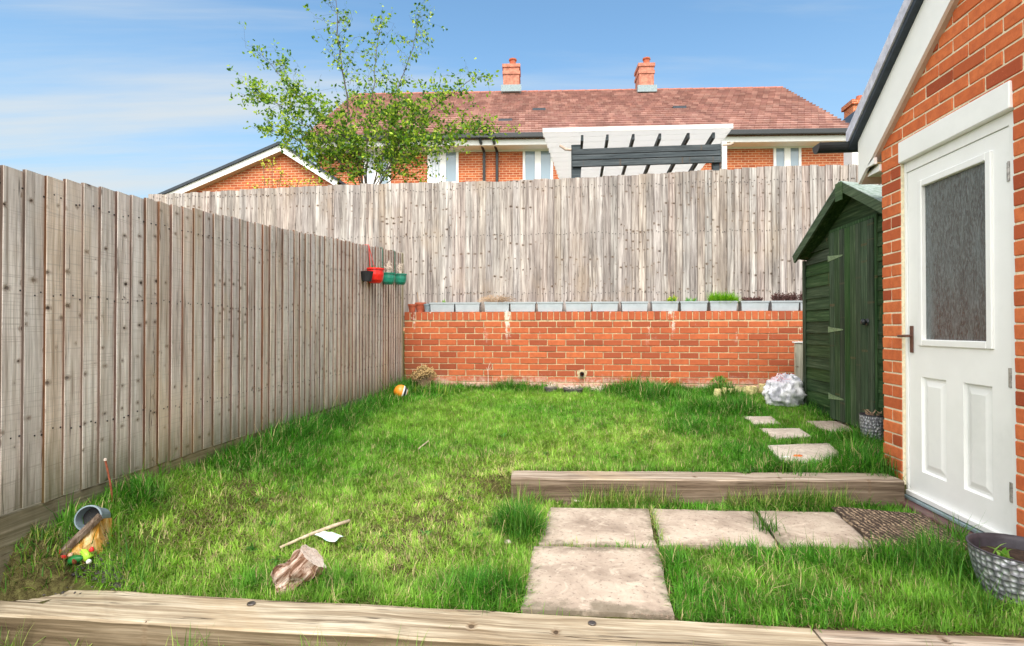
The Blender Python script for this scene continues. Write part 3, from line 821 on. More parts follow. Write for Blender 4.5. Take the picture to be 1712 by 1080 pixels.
# far corner return wall and rest of body
build(MB().box(.102, 4.4, -.1, -.004, -.2, ztop(YC) - .1).box(.102, 4.4, -4.6, -4.5, -.2, 2.1).box(4.3, 4.4, -4.49, -.11, -.2, 2.1), 'rear_wall', 'house_brick', house)
build(MB().box(.25, 4.2, -4.4, -.15, -.19, -.17), 'inside_floor', 'concrete', house)
# lintel
build(MB().cbox(-.014, .1, YD1 - 3.79 - .0, YD0 - 3.79 - .002, 2.035, 2.162, .004), 'lintel', 'white_paint', house)
# door frame
fr = MB()
fx0, fx1 = .022, .10
fr.box(fx0, fx1, YD0 - 3.79 - .020, YD0 - 3.79 - .001, .012, 2.033)
fr.box(fx0, fx1, YD1 - 3.79 + .001, YD1 - 3.79 + .05, .012, 2.033)
fr.box(fx0 + .001, fx1, YD1 - 3.79 + .051, YD0 - 3.79 - .021, 1.975, 2.033)
build(fr, 'door_frame', 'white_paint', house)
# door: built around its holes
dy0, dy1 = YD1 + .055, YD0 - .024
gy0, gy1, gz0, gz1 = 2.902, 3.448, .94, 1.880
py = [(2.905, 3.105), (3.235, 3.45)]; pz0, pz1 = .195, .748
dm = MB(); dxa, dxb = .030, .072
def DB(a, b, z0, z1, x0=dxa, x1=dxb): dm.box(x0, x1, a - 3.79, b - 3.79, z0, z1)
gzm = .03
DB(dy0, gy0, gz0, gz1); DB(gy1, dy1, gz0, gz1); DB(dy0, dy1, gz1, 1.972)
DB(dy0, dy1, pz1, gz0); DB(dy0, dy1, gzm, pz0)
DB(dy0, py[0][0], pz0, pz1); DB(py[0][1], py[1][0], pz0, pz1); DB(py[1][1], dy1, pz0, pz1)
door = build(dm, 'door', 'door_white', house)
for (a, b) in py:   # recessed bevelled panels
    pm = MB(); w1, w2 = .022, .052
    A, B_ = a - 3.79, b - 3.79
    rings = [(dxa, 0), (dxa + .014, w1 * .5), (dxa + .014, w1), (dxa + .004, w2)]
    vs = []
    for xx, ins in rings: vs += [(xx, A + ins, pz0 + ins), (xx, B_ - ins, pz0 + ins), (xx, B_ - ins, pz1 - ins), (xx, A + ins, pz1 - ins)]
    fs = [(r_ * 4 + j, r_ * 4 + (j + 1) % 4, (r_ + 1) * 4 + (j + 1) % 4, (r_ + 1) * 4 + j) for r_ in range(3) for j in range(4)] + [(12, 13, 14, 15)]
    pm.add(vs, [f[::-1] for f in fs]); build(pm, 'door_panel', 'door_white', door)
gf = MB(); bw = .026
for (a, b, z0, z1) in ((gy0 - .012, gy0 + bw, gz0 - .012, gz1 + .012), (gy1 - bw, gy1 + .012, gz0 - .012, gz1 + .012)):
    gf.cbox(dxa - .012, dxa + .02, a - 3.79, b - 3.79, z0, z1, .004)
for (z0, z1) in ((gz0 - .012, gz0 + bw), (gz1 - bw, gz1 + .012)):
    gf.cbox(dxa - .0115, dxa + .0195, gy0 + bw - 3.79, gy1 - bw - 3.79, z0, z1, .004)
build(gf, 'glazing_bead', 'white_paint', door)
build(MB().box(dxa + .012, dxa + .018, gy0 - 3.79 + .002, gy1 - 3.79 - .002, gz0 + .002, gz1 - .002), 'glass_pane', 'obscure_glass', door)
build(MB().box(dxb + .002, dxb + .004, dy0 - 3.79, dy1 - 3.79, .03, 1.97), 'door_back', 'soil', door)
build(MB().cbox(.004, .030 - .0015, dy0 - 3.79, dy1 - 3.79, .034, .062, .003), 'weather_bar', 'white_paint', door)
hy = 3.53 - 3.79
hm = MB().cbox(dxa - .009, dxa - .001, hy - .014, hy + .014, .885, 1.045, .002)
hh = build(hm, 'handle_plate', 'brown_handle', door)
build(MB().tube([(dxa - .008, hy, .985), (dxa - .055, hy, .985)], .008, 8).tube([(dxa - .052, hy - .045, .985), (dxa - .054, hy, .985), (dxa - .045, hy + .062, .983)], .008, 8), 'handle', 'brown_handle', hh)
for zh in (.27, .80, 1.76):
    hg = MB(); yh = YD1 - 3.79 + .052
    for q in range(3): hg.tube([(dxa - .008, yh, zh - .045 + q * .031), (dxa - .008, yh, zh - .016 + q * .031)], .0065, 8)
    hg.box(dxa - .003, dxa - .0005, yh + .004, yh + .022, zh - .045, zh + .045)
    build(hg, 'hinge', 'hinge_steel', door)
build(MB().cbox(-.07, .098, YD1 - 3.79 - .05, YD0 - 3.79 - .0, -.04, .008, .006), 'door_sill', 'sill_tile', house)
build(MB().cbox(-.004, .0965, YD1 - 3.79 + .001, YD0 - 3.79 - .003, .0095, .0285, .003), 'threshold', 'lead', house)
# roof: bargeboard, soffit, verge cap, roof slab, box end, gutter
vin0 = at_x(1458, 262, VX); vin1 = at_x(1584, 0, VX)
bh = 0.0
import statistics
def line_z(p, q, y): return p.z + (q.z - p.z) * (y - p.y) / (q.y - p.y)
thick = v0.z + (v0.y - vin0.y) * slope - vin0.z
yE = v0.y + .02
for side in (1, -1):
    def SY(y): return y if side == 1 else 2 * RY - y
    def quad(x0, x1, zt, zb, nm, mt, yend=yE):
        A = [(yend, ztop(yend) if side == 1 else ztop(yend)), (RY, ztop(RY))]
        mb = MB(); vs = []
        for (y, _) in A:
            zz = v0.z + (v0.y - y) * slope
            for xx in (x0, x1):
                for dz in (zb, zt): vs.append((xx - XH, SY(y) - 3.79, zz + dz))
        f = [(0, 1, 3, 2), (4, 6, 7, 5), (0, 4, 5, 1), (2, 3, 7, 6), (1, 5, 7, 3), (0, 2, 6, 4)]
        mb.add(vs, f); return build(mb, nm, mt, house)
    quad(VX, VX + .02, 0, -thick, 'bargeboard', 'white_paint')
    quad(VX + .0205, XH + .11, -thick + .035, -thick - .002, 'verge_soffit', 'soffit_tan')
    quad(VX - .04, VX + .03, .040, .002, 'verge_cap', 'dark_slate', yE + .05)
    quad(VX - .05, VX + .015, .135, .042, 'verge_tile_edge', 'verge_grey', yE + .06)
    quad(VX + .031, 6.5, .09, .02, 'roof', 'roof_felt', yE + .08)
be = at_x(1432, 290, VX)
bxm = MB()
bxm.prism([(VX - XH + .001, yE - 3.79 - .001, be.z + .001), (VX - XH + .001, vin0.y - 3.79 - .02, be.z + .001), (VX - XH + .001, vin0.y - 3.79 - .02, vin0.z - .01), (VX - XH + .001, yE - 3.79 - .001, v0.z - thick + .02)], (.019, 0, 0))
build(bxm, 'bargeboard_foot', 'white_paint', house)
build(MB().box(-.012, .098, .003, yE - 3.79 - .003, be.z + .0125, v0.z - thick + .02), 'box_end', 'white_paint', house)
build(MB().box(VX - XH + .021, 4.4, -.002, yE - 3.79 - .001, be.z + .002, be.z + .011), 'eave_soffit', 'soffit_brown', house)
build(MB().box(VX - XH + .021, 4.4, yE - 3.79 + .0, yE - 3.79 + .02, be.z + .012, v0.z - .0), 'fascia', 'white_paint', house)
# half round gutter running along eave, stop end towards the garden
gm = MB(); n_ = 10; gr = .058; vs = []
gx0 = VX - .235; gyc = yE + .085; gz = v0.z + .0
for xx in (gx0, XH + 4.3):
    for rad in (gr, gr - .005):
        for j in range(n_ + 1):
            t_ = math.pi * j / n_; vs.append((xx - XH, gyc - 3.79 - rad * math.cos(t_), gz - rad * math.sin(t_)))
K = n_ + 1; fs = []
for j in range(n_):
    fs += [(j, j + 1, 2 * K + j + 1, 2 * K + j), (K + j, 3 * K + j, 3 * K + j + 1, K + j + 1)]
gm.add(vs, fs)
capv = [(gx0 - XH - .002, gyc - 3.79 - (gr + .003) * math.cos(math.pi * j / n_), gz - (gr + .003) * math.sin(math.pi * j / n_)) for j in range(n_ + 1)]
gm.prism(capv, (.012, 0, 0))
build(gm, 'gutter', 'black_plastic', house)

# ------------------------------------------------------------------ SHED
SX = 2.35; SY0, SY1 = 3.88, 5.82; SYM = 4.85; SZ = .2; EZ = 1.56
shed = thing('garden_shed', 'dark green wooden shed with apex roof beside the brick wall', 'shed', (SX, SYM, SZ))
rl = (2.20 - EZ) / (SYM - SY0) ; 
def wallz(y): return EZ + .155 + (1 - abs(y - SYM) / (SY1 - SYM)) * .485
DY0, DY1, DZ0, DZ1 = 4.52, 5.245, .225, 1.885
z = SZ; n_c = 0
def clad(y0, y1, z0, z1):
    """one overlapping weatherboard, thick at the bottom"""
    mb = MB(); x = 0
    zt0 = min(z1, wallz(y0) - .01); zt1 = min(z1, wallz(y1) - .01)
    if zt0 <= z0 + .012 and zt1 <= z0 + .012: return
    # clip ends to the gable slope
    def clip(ya, yb):
        if wallz(ya) - .01 < z0 + .005:
            f = (z0 + .02 - EZ - .155) / .485; yy = SYM + (SY1 - SYM) * (1 - f) * (1 if ya > SYM else -1); return yy
        return ya
    a, b = clip(y0, y1), clip(y1, y0)
    if abs(a - b) < .03: return
    za, zb = min(z1, max(wallz(a) - .01, z0 + .01)), min(z1, max(wallz(b) - .01, z0 + .01))
    L = [(a, z0, za), (b, z0, zb)]
    if a < SYM < b and z1 > min(za, zb): L = [(a, z0, za), (SYM, z0, min(z1, wallz(SYM) - .01)), (b, z0, zb)]
    vs = []
    for (y, q0, q1) in L:
        vs += [(-.016, y - SYM, q0 - SZ), (-.003, y - SYM, q1 - SZ), (.006, y - SYM, q1 - SZ), (.001, y - SYM, q0 - SZ)]
    n = len(L); fs = [(0, 1, 2, 3), tuple(4 * (n - 1) + i for i in (3, 2, 1, 0))]
    for i in range(n - 1):
        for j in range(4): fs.append((4 * i + j, 4 * (i + 1) + j, 4 * (i + 1) + (j + 1) % 4, 4 * i + (j + 1) % 4))
    mb.add(vs, fs); build(mb, 'cladding_board', 'shed_wood', shed)
pitch = .112
while z < 2.17:
    z1 = z + pitch + .008
    if z < DZ1 - .05:
        clad(DY1 + .028, SY1, z, min(z1, 9)); clad(SY0, DY0 - .028, z, min(z1, 9))
    else: clad(SY0, SY1, z, z1)
    z += pitch
# inner shell, corner strips
sh = MB().box(.008, 2.0, SY0 - SYM + .01, SY1 - SYM - .01, 0.02, EZ - SZ - .12)
sh.prism([(.008, SY0 - SYM + .01, EZ - SZ - .119), (.008, SY1 - SYM - .01, EZ - SZ - .119), (.008, SY1 - SYM - .01, EZ - SZ + .13), (.008, 0, EZ + .61 - SZ), (.008, SY0 - SYM + .01, EZ - SZ + .13)], (.25, 0, 0))
build(sh, 'shed_body', 'shed_wood', shed)
build(MB().box(-.03, -.0165, SY1 - SYM - .035, SY1 - SYM + .012, .0, EZ - SZ + .145), 'corner_strip', 'shed_wood_v', shed)
build(MB().box(-.03, -.0165, SY0 - SYM - .012, SY0 - SYM + .035, .0, EZ - SZ + .145), 'corner_strip', 'shed_wood_v', shed)
sdoor = build(MB().box(-.014, -.002, DY0 - SYM, DY1 - SYM, DZ0 - SZ, DZ1 - SZ), 'shed_door', 'shed_wood_v', shed)
yb = DY0
while yb < DY1 - .01:
    build(MB().cbox(-.032, -.0145, yb - SYM + .002, min(yb + .0895, DY1) - SYM - .002, DZ0 - SZ - .003, DZ1 - SZ, .0035), 'door_board', 'shed_wood_v', sdoor); yb += .0905
build(MB().box(-.022, -.003, DY1 - SYM + .001, DY1 - SYM + .026, DZ0 - SZ, DZ1 - SZ + .03).box(-.022, -.003, DY0 - SYM - .026, DY0 - SYM - .001, DZ0 - SZ, DZ1 - SZ + .03)
      .box(-.0225, -.003, DY0 - SYM, DY1 - SYM, DZ1 - SZ + .004, DZ1 - SZ + .03), 'shed_door_frame', 'shed_wood_v', shed)
for zh in (.42, 1.02, 1.66):
    t_h = MB().prism([(-.036, DY1 - SYM + .02, zh - SZ - .028), (-.036, DY1 - SYM + .02, zh - SZ + .028), (-.036, DY1 - SYM - .02, zh - SZ + .02), (-.036, DY1 - SYM - .25, zh - SZ + .004), (-.036, DY1 - SYM - .25, zh - SZ - .006), (-.036, DY1 - SYM - .02, zh - SZ - .024)], (.0035, 0, 0))
    build(t_h, 'strap_hinge', 'hinge_pale', sdoor)
kp = MB().lathe([(0, .045), (.018, .043), (.026, .032), (.024, .02), (.012, .012), (.011, .004), (.028, .003), (.028, 0)], 14)
build(kp, 'door_knob', 'black_plastic', sdoor, (-.033, DY0 - SYM + .085, 1.08 - SZ), (0, R(-90), 0), smooth=True)
# roof panels and barge boards
AP = 2.235; EV = 1.62; RX0 = -.10
for sgn in (1, -1):
    ye = sgn * .98
    ez = AP - .50
    a = Vector((0, 0, AP - SZ)); b = Vector((0, ye, ez - SZ))
    d = (b - a).normalized(); nrm = Vector((0, -d.z * sgn, d.y * sgn)) if True else None
    if nrm.z < 0: nrm = -nrm
    def qd(x0, x1, n0, n1, nm, mt, l0=0.0, l1=1.0):
        vs = []
        for s_ in (l0, l1):
            p = a.lerp(b, s_)
            for xx in (x0, x1):
                for nn in (n0, n1): q = p + nrm * nn; vs.append((xx, q.y, q.z - max(0, xx - RX0) * .15))
        f = [(0, 1, 3, 2), (4, 6, 7, 5), (0, 4, 5, 1), (2, 3, 7, 6), (1, 5, 7, 3), (0, 2, 6, 4)]
        return build(MB().add(vs, f), nm, mt, shed)
    qd(RX0 - .02, RX0, -.052, .022, 'barge_board', 'shed_barge', .004, 1.0)
    qd(RX0 + .001, 2.08, -.014, .0, 'roof_board', 'shed_wood', .0, .99)
    qd(RX0 - .024, 2.09, .023, .029, 'roofing_felt', 'roof_felt', .0, 1.005)
build(MB().box(RX0 - .034, RX0 - .021, -.05, .05, AP - SZ - .14, AP - SZ + .01), 'finial', 'shed_barge', shed)

# ------------------------------------------------------------------ FAR TERRACE
YT = 17.0
def T(x, y, Y=YT): return at_y(x, y, Y)
ter = thing('terraced_house', 'long orange brick house with pinkish tiled roof and two chimneys beyond the back fence', 'house', (.25, YT, 1.0), R(4))
def w2(p, o=Vector((0, YT, 1.0))): return Vector(p) - o
xl = T(532, 280).x; xr = T(1412, 230).x
eL = T(640, 243).z; eR = T(1412, 228).z
zE = lambda x: 0
ez_ = (eL + eR) / 2 - .35
rot_y = 0
ztopw = ez_
wm = MB().box(xl, xr, 0, 8, -.2, ez_ - 1.0 + .3)
# windows cut look: built as proud frames with deep reveals
build(wm, 'wall', 'far_brick', ter)
ridge_z = T(980, 152, 21.2).z; rY = 4.2
eave_z = (T(900, 230, YT - .45).z + T(1300, 219, YT - .45).z) / 2
print('far', xl, xr, ez_, eave_z, ridge_z)
# gables
for xx in (xl + .001, xr - .3):
    build(MB().prism([(xx, .0, ez_ - 1 + .31), (xx, 8.0, ez_ - 1 + .31), (xx, rY, ridge_z - 1.15)], (.298, 0, 0)), 'gable_wall', 'far_brick', ter)
# roof of tiles: courses of overlapping tiles
def tiled(x0, x1, y0, z0, y1, z1, nc, tw, parent, name='roof_tiles', seed=1, cols=((.41, .235, .20), (.34, .19, .165), (.47, .29, .25), (.37, .21, .185))):
    r_ = np.random.default_rng(seed); vs = []; fs = []; cl = []
    L = math.hypot(y1 - y0, z1 - z0); d = np.array([(y1 - y0) / L, (z1 - z0) / L]); nn = np.array([-d[1], d[0]])
    if nn[1] < 0: nn = -nn
    g = L / nc
    for c in range(nc):
        x = x0 - (tw / 2 if c % 2 else 0)
        s0, s1 = c * g - .03, (c + 1) * g + .01
        while x < x1:
            a, b = max(x + .004, x0), min(x + tw - .004, x1)
            if b - a > .03:
                lift = r_.uniform(.0, .008); t0 = .075 + lift; t1 = .012
                o = len(vs)
                for (s, t) in ((s0, 0.0), (s0, t0), (s1, t1)):
                    p = np.array([y0, z0]) + d * s + nn * t
                    vs += [(a, p[0], p[1]), (b, p[0], p[1])]
                fs += [(o, o + 1, o + 3, o + 2), (o + 2, o + 3, o + 5, o + 4), (o, o + 2, o + 4), (o + 1, o + 5, o + 3)]
                k_ = r_.uniform(.82, 1.15); base = cols[r_.integers(len(cols))]
                cl += [tuple(q * k_ for q in base) + (1,)] * 6
            x += tw
    mb = MB().add(vs, fs); me = mb.mesh(name, 'roof_tile')
    at = me.color_attributes.new('col', 'FLOAT_COLOR', 'POINT'); at.data.foreach_set('color', np.array(cl, 'f').ravel())
    return stuff(link(name, me, parent))
rzL = ridge_z - 1.0; evL = eave_z - 1.0 + .06
tiled(xl - .25, xr + .08, -.55, evL, rY, rzL, 22, .21, ter)
build(MB().prism([(xl - .2, -.5, evL - .03), (xl - .2, rY, rzL - .03), (xl - .2, 8.6, evL - .03), (xl - .2, 8.6, evL - .15), (xl - .2, rY, rzL - .2), (xl - .2, -.5, evL - .12)], (xr - xl + .25, 0, 0)), 'roof_deck', 'far_brick', ter)
mbr = MB(); x = xl - .25
while x < xr + .05:
    mbr.tube([(x, rY, rzL + .0), (min(x + .44, xr + .08), rY, rzL + .01)], .06, 8); x += .45
build(mbr, 'ridge_tiles', 'ridge_red', ter)
gcz = evL - .10
build(MB().box(xl - .25, xr + .10, -.68, -.56, gcz - .0, gcz + .13), 'gutter', 'black_plastic', ter)
build(MB().box(xl - .2, xr + .05, -.50, -.47, gcz - .18, gcz + .02), 'fascia', 'white_paint', ter)
build(MB().box(xl - .2, xr + .05, -.468, .0 - .002, gcz - .19, gcz - .17), 'soffit', 'white_paint', ter)
build(MB().box(xl + .0, xr + .0, -.05, -.003, gcz - .23, gcz - .192), 'eave_trim', 'white_paint', ter)
for px_ in (798, 819):
    p = T(px_, 250); q = w2(p)
    build(MB().tube([(q.x - .08, -.6, gcz + .02), (q.x - .06, -.55, gcz - .12), (q.x, -.09, gcz - .26), (q.x, -.09, -1.0)], .045, 8), 'downpipe', 'black_plastic', ter)
for (xa, xb, yt, yb2, pn) in ((706, 756, 248, 330, 2), (861, 911, 246, 330, 2), (1287, 1336, 236, 300, 2), (604, 647, 262, 330, 2)):
    a = T(xa, yt); b = T(xb, yb2)
    x0, x1, z1 = a.x, b.x, a.z - 1; z0 = z1 - 1.25
    wf = MB(); fw = .075
    wf.box(x0, x0 + fw, -.04, .02, z0, z1); wf.box(x1 - fw, x1, -.04, .02, z0, z1)
    wf.box(x0 + fw, x1 - fw, -.041, .02, z1 - fw, z1); wf.box(x0 + fw, x1 - fw, -.041, .02, z0, z0 + fw)
    xm = (x0 + x1) / 2; wf.box(xm - .09, xm + .09, -.042, .02, z0 + fw, z1 - fw)
    wo = build(wf, 'window', 'white_paint', ter)
    for (u, v) in ((x0 + fw, xm - .09), (xm + .09, x1 - fw)):
        build(MB().box(u + .002, v - .002, -.018, -.012, z0 + fw, z1 - fw), 'pane', 'window_glass', wo)
        cm = MB(); nn_ = 7
        for i in range(nn_):
            xa_ = u + (v - u) * i / nn_; cm.box(xa_ + .004, xa_ + (v - u) / nn_ * .6, -.0235 - (i % 2) * .002, -.0185, z0 + fw, z1 - fw - .10)
        if xa < 1200 and u < xm - .1 and xa != 861: build(cm, 'blind', 'curtain', wo)
    build(MB().box(x0 - .05, x1 + .05, -.09, .0, z0 - .06, z0 - .002), 'window_sill', 'white_paint', ter)
for (xa, xb, yt, yb2) in ((844, 870, 115, 157), (1069, 1094, 106, 151)):
    a = at_y(xa, yt, YT + rY - .2); b = at_y(xb, yb2, YT + rY - .2); a, b = w2(a), w2(b)
    ch = MB().box(a.x, b.x, rY - .45, rY + .35, b.z - .5, a.z - .42)
    ch.box(a.x - .03, b.x + .03, rY - .48, rY + .38, a.z - .418, a.z - .30).box(a.x, b.x, rY - .45, rY + .35, a.z - .298, a.z - .15).box(a.x - .04, b.x + .04, rY - .49, rY + .39, a.z - .148, a.z - .03)
    co = build(ch, 'chimney', 'chimney_brick', ter)
    xm = (a.x + b.x) / 2 + .05
    build(MB().lathe([(.15, 0), (.12, .1), (.12, .22), (.15, .24), (.15, .29), (.0, .29)], 12, c=(xm, rY - .2, a.z - .03)), 'chimney_pot', 'terracotta', co)
    build(MB().box(a.x - .08, b.x + .08, rY - .60, rY - .452, b.z - .12, b.z + .13).box(a.x - .06, b.x + .06, rY - .4, rY + .4, b.z - .2, b.z + .10), 'flashing', 'lead', co)
for (px_, py_) in ((895, 198), (1132, 194), (835, 212)):
    s = (T(px_, py_, 18.6)); 
    f = .48 if py_ < 205 else .25
    yy = -.55 + (rY + .55) * f; zz = evL + (rzL - evL) * f
    p = at_y(px_, py_, YT + yy); q = w2(p)
    build(MB().box(q.x - .22, q.x + .22, yy - .06, yy + .1, zz + .02, zz + .10), 'roof_vent', 'dark_slate', ter)
build(MB().box(xr + .02, xr + .06, -.5, rY, 0, 0.01), 'verge_strip', 'dark_slate', ter) if False else None

# side house at left with gable facing us
gz_ = 15.4
gar = thing('gabled_garage', 'low brick gable with white bargeboards left of the long house', 'garage', (0, gz_, 1.0))
def G(x, y): p = at_y(x, y, gz_); return Vector((p.x, 0, p.z - 1.0))
ap = G(475, 246); lb = G(262, 338); rb = G(566, 304)
lb2 = G(262, 338)
build(MB().prism([(lb.x, 0, -1.2), (rb.x, 0, -1.2), (rb.x, 0, rb.z - .1), (ap.x, 0, ap.z - .1), (lb.x, 0, lb.z - .1)], (0, 1.4, 0)), 'wall', 'far_brick', gar)
for (e, nm) in ((lb, 0), (rb, 1)):
    v = (e - ap); 
    for (o0, o1, ya, yb_, m_, n__) in ((-.16, .0, -.22, -.19, 'white_paint', 'bargeboard'), (.004, .075, -.28, 1.5, 'dark_slate', 'roof_slab'), (-.165, -.145, -.188, -.002, 'soffit_tan', 'verge_soffit')):
        mb = MB(); vs = []
        for p in (ap, ap + v * 1.03):
            for yy in (ya, yb_):
                for dz in (o0, o1): vs.append((p.x, yy, p.z + dz * 1.15))
        mb.add(vs, [(0, 1, 3, 2), (4, 6, 7, 5), (0, 4, 5, 1), (2, 3, 7, 6), (1, 5, 7, 3), (0, 2, 6, 4)]); build(mb, n__, m_, gar)

# distant house on the right, mostly hidden by the outhouse roof
YR = 24.0
rh = thing('distant_house', 'far white gabled house with red chimney glimpsed beside the outhouse roof', 'house', (0, YR, 1.0))
def Q(x, y): p = at_y(x, y, YR); return Vector((p.x, 0, p.z - 1.0))
a = Q(1418, 222); b = Q(1438, 188); c = Q(1500, 188); c2 = Q(1500, 260)
build(MB().prism([(a.x + .15, 0, -1), (c.x, 0, -1), (c.x, 0, c.z - .1), (b.x + .1, 0, b.z - .1), (a.x + .15, 0, a.z - .1)], (0, 6, 0)), 'wall', 'white_paint', rh)
mb = MB(); 
mb.prism([(a.x - .1, -.3, a.z - .15), (b.x - .05, -.3, b.z), (c.x, -.3, c.z), (c.x, -.3, c.z + .12), (b.x - .15, -.3, b.z + .12), (a.x - .25, -.3, a.z - .05)], (0, 6.5, 0)); build(mb, 'roof', 'dark_slate', rh)
a = Q(1447, 158); b = Q(1470, 192)
co = build(MB().box(a.x, b.x + .3, 1, 1.8, b.z - .3, a.z).box(a.x - .08, b.x + .38, .92, 1.88, a.z + .002, a.z + .2), 'chimney', 'far_brick', rh)
build(MB().lathe([(.16, 0), (.12, .3), (.0, .3)], 12, c=(a.x + .45, 1.4, a.z + .2)), 'chimney_pot', 'terracotta', co)

# ------------------------------------------------------------------ PERGOLA / lean-to beyond the fence
YP = 8.35
pg = thing('pergola', 'dark grey timber pergola with white boarded canopy beyond the back fence', 'pergola', (0, YP, .95))
def PP(x, y, Y=YP): p = at_y(x, y, Y); return Vector((p.x, Y - YP, p.z - .95))
for (xa, xb) in ((955, 971), (1192, 1204)):
    a = PP(xa, 242); b = PP(xb, 300); build(MB().cbox(a.x, b.x, 0, .1, 0, a.z, .006), 'post', 'pergola_wood', pg)
zs_ = [(246.5, 256), (257, 265), (266.2, 276.5)]
for (ya, yb_) in zs_:
    a = PP(957, ya); b = PP(1204, yb_); a.z = PP(1080, ya).z; b.z = PP(1080, yb_).z
    build(MB().cbox(a.x, b.x, -.045, -.004, b.z, a.z, .003), 'cross_board', 'pergola_wood', pg)
zr = PP(1000, 226).z
for i, xx in enumerate((971, 1015, 1058, 1102, 1149, 1191)):
    a = PP(xx, 226 - i * .6); zz = PP(xx, 228 - i * .9).z
    build(MB().bar((a.x + (.0 if i else .02), -.08, zz - .05), (a.x, 2.2, zz - .17), .036, .085), 'rafter', 'pergola_wood', pg)
# canopy boards
nL = PP(908, 224); nR = PP(1221, 217)
for i in range(11):
    y0 = -.12 + i * .215; y1 = y0 + .205; f = i / 10.0
    xL = nL.x + f * .2; xR = nR.x - f * .05; dz = -.12 * (y0 + .12) / 2.3
    def bz(x_): return nL.z + (nR.z - nL.z) * (x_ - nL.x) / (nR.x - nL.x) - .012
    mb = MB(); vs = []
    for (y_, dd) in ((y0, dz), (y1, dz - .011)):
        for x_ in (xL, xR):
            for t_ in (0, .018): vs.append((x_, y_, bz(x_) + dd + t_))
    mb.add(vs, [(0, 1, 3, 2), (4, 6, 7, 5), (0, 4, 5, 1), (2, 3, 7, 6), (1, 5, 7, 3), (0, 2, 6, 4)]); build(mb, 'canopy_board', 'pvc_roof', pg)
fl = PP(908, 229); fr_ = PP(1221, 222)
mb = MB(); mb.add([(nL.x, -.15, nL.z - .03), (nR.x, -.15, nR.z - .03), (nR.x, -.15, nR.z + .035), (nL.x, -.15, nL.z + .035), (nL.x, -.125, nL.z - .03), (nR.x, -.125, nR.z - .03), (nR.x, -.125, nR.z + .035), (nL.x, -.125, nL.z + .035)], [(0, 1, 2, 3), (7, 6, 5, 4), (0, 4, 5, 1), (1, 5, 6, 2), (2, 6, 7, 3), (3, 7, 4, 0)])
build(mb, 'front_trim', 'pvc_roof', pg)
# white board wall of the lean-to behind
wa = PP(928, 296, 10.7); wb = PP(1206, 240, 10.7)
mb = MB()
for i in range(9): mb.box(wa.x, wb.x, 2.36, 2.375 + .004 * (i % 2), .9 + i * .16, 1.055 + i * .16)
build(mb, 'white_panel', 'pvc_roof', pg)
a = PP(936, 244); b = PP(955, 251)
build(MB().tube([(a.x, -.02, a.z), ((a.x + b.x) / 2, -.02, b.z + .01), (b.x, -.02, b.z + .0)], .022, 8), 'bracket', 'soffit_tan', pg)
a = PP(1206, 238); build(MB().box(a.x, a.x + .07, -.03, .07, 0, a.z), 'white_post', 'white_paint', pg)
a = PP(1225, 240); b = PP(1207, 246); build(MB().tube([(a.x, -.02, a.z), ((a.x + b.x) / 2 + .03, -.02, b.z + .03), (b.x, -.02, b.z + .02)], .022, 8), 'bracket', 'soffit_tan', pg)

# ------------------------------------------------------------------ foliage helpers
def blades_mesh(name, base, yaw, lean, length, width, color, mat='blade', curve=1.0, segs=2):
    """arrays -> mesh; each blade a bent tapered strip of segs+1 rows"""
    n = len(base); d = np.stack([np.cos(yaw), np.sin(yaw), np.zeros(n)], 1); sd = np.stack([-np.sin(yaw), np.cos(yaw), np.zeros(n)], 1)
    rows = []
    for k_ in range(segs + 1):
        f = k_ / segs; L = (length * f)[:, None]
        an = lean * (.35 + .9 * curve * f); p = base + d * (np.sin(an)[:, None] * L) + np.array([0, 0, 1]) * (np.cos(an)[:, None] * L)
        w = (width * (1 - f ** 1.6) * .5)[:, None]
        if k_ < segs: rows.append(p - sd * w); rows.append(p + sd * w)
        else: rows.append(p)
    V = np.stack(rows, 1); m = V.shape[1]; V = V.reshape(-1, 3)
    off = (np.arange(n) * m)[:, None]
    loops = []; tot = []
    q = []
    for k_ in range(segs - 1): q.append(off + np.array([[2 * k_, 2 * k_ + 1, 2 * k_ + 3, 2 * k_ + 2]]))
    tri = off + np.array([[2 * (segs - 1), 2 * (segs - 1) + 1, 2 * segs]])
    if q: qa = np.stack(q, 1).reshape(-1, 4)
    else: qa = np.zeros((0, 4), int)
    li = np.concatenate([qa.ravel(), tri.ravel()]).astype(np.int32)
    lt = np.concatenate([np.full(len(qa), 4), np.full(len(tri), 3)]).astype(np.int32); ls = np.concatenate([[0], np.cumsum(lt)[:-1]]).astype(np.int32)
    me = bpy.data.meshes.new(name); me.vertices.add(len(V)); me.vertices.foreach_set('co', V.astype('f').ravel())
    me.loops.add(len(li)); me.loops.foreach_set('vertex_index', li)
    me.polygons.add(len(lt)); me.polygons.foreach_set('loop_start', ls); me.polygons.foreach_set('loop_total', lt)
    me.update(calc_edges=True)
    at = me.color_attributes.new('col', 'FLOAT_COLOR', 'POINT')
    C = np.repeat(np.concatenate([color, np.ones((n, 1))], 1)[:, None, :], m, 1)
    at.data.foreach_set('color', C.astype('f').ravel())
    me.materials.append(M[mat]); me.shade_smooth(); return me
def vnoise(X, Y, s, seed=0):
    """cheap smooth value noise"""
    r_ = np.random.default_rng(seed + 100); T_ = r_.random((64, 64)); x = X * s + 37.3; y = Y * s + 11.9
    xi = np.floor(x).astype(int); yi = np.floor(y).astype(int); fx = x - xi; fy_ = y - yi; fx = fx * fx * (3 - 2 * fx); fy_ = fy_ * fy_ * (3 - 2 * fy_)
    g = lambda i, j: T_[i % 64, j % 64]
    return (g(xi, yi) * (1 - fx) + g(xi + 1, yi) * fx) * (1 - fy_) + (g(xi, yi + 1) * (1 - fx) + g(xi + 1, yi + 1) * fx) * fy_
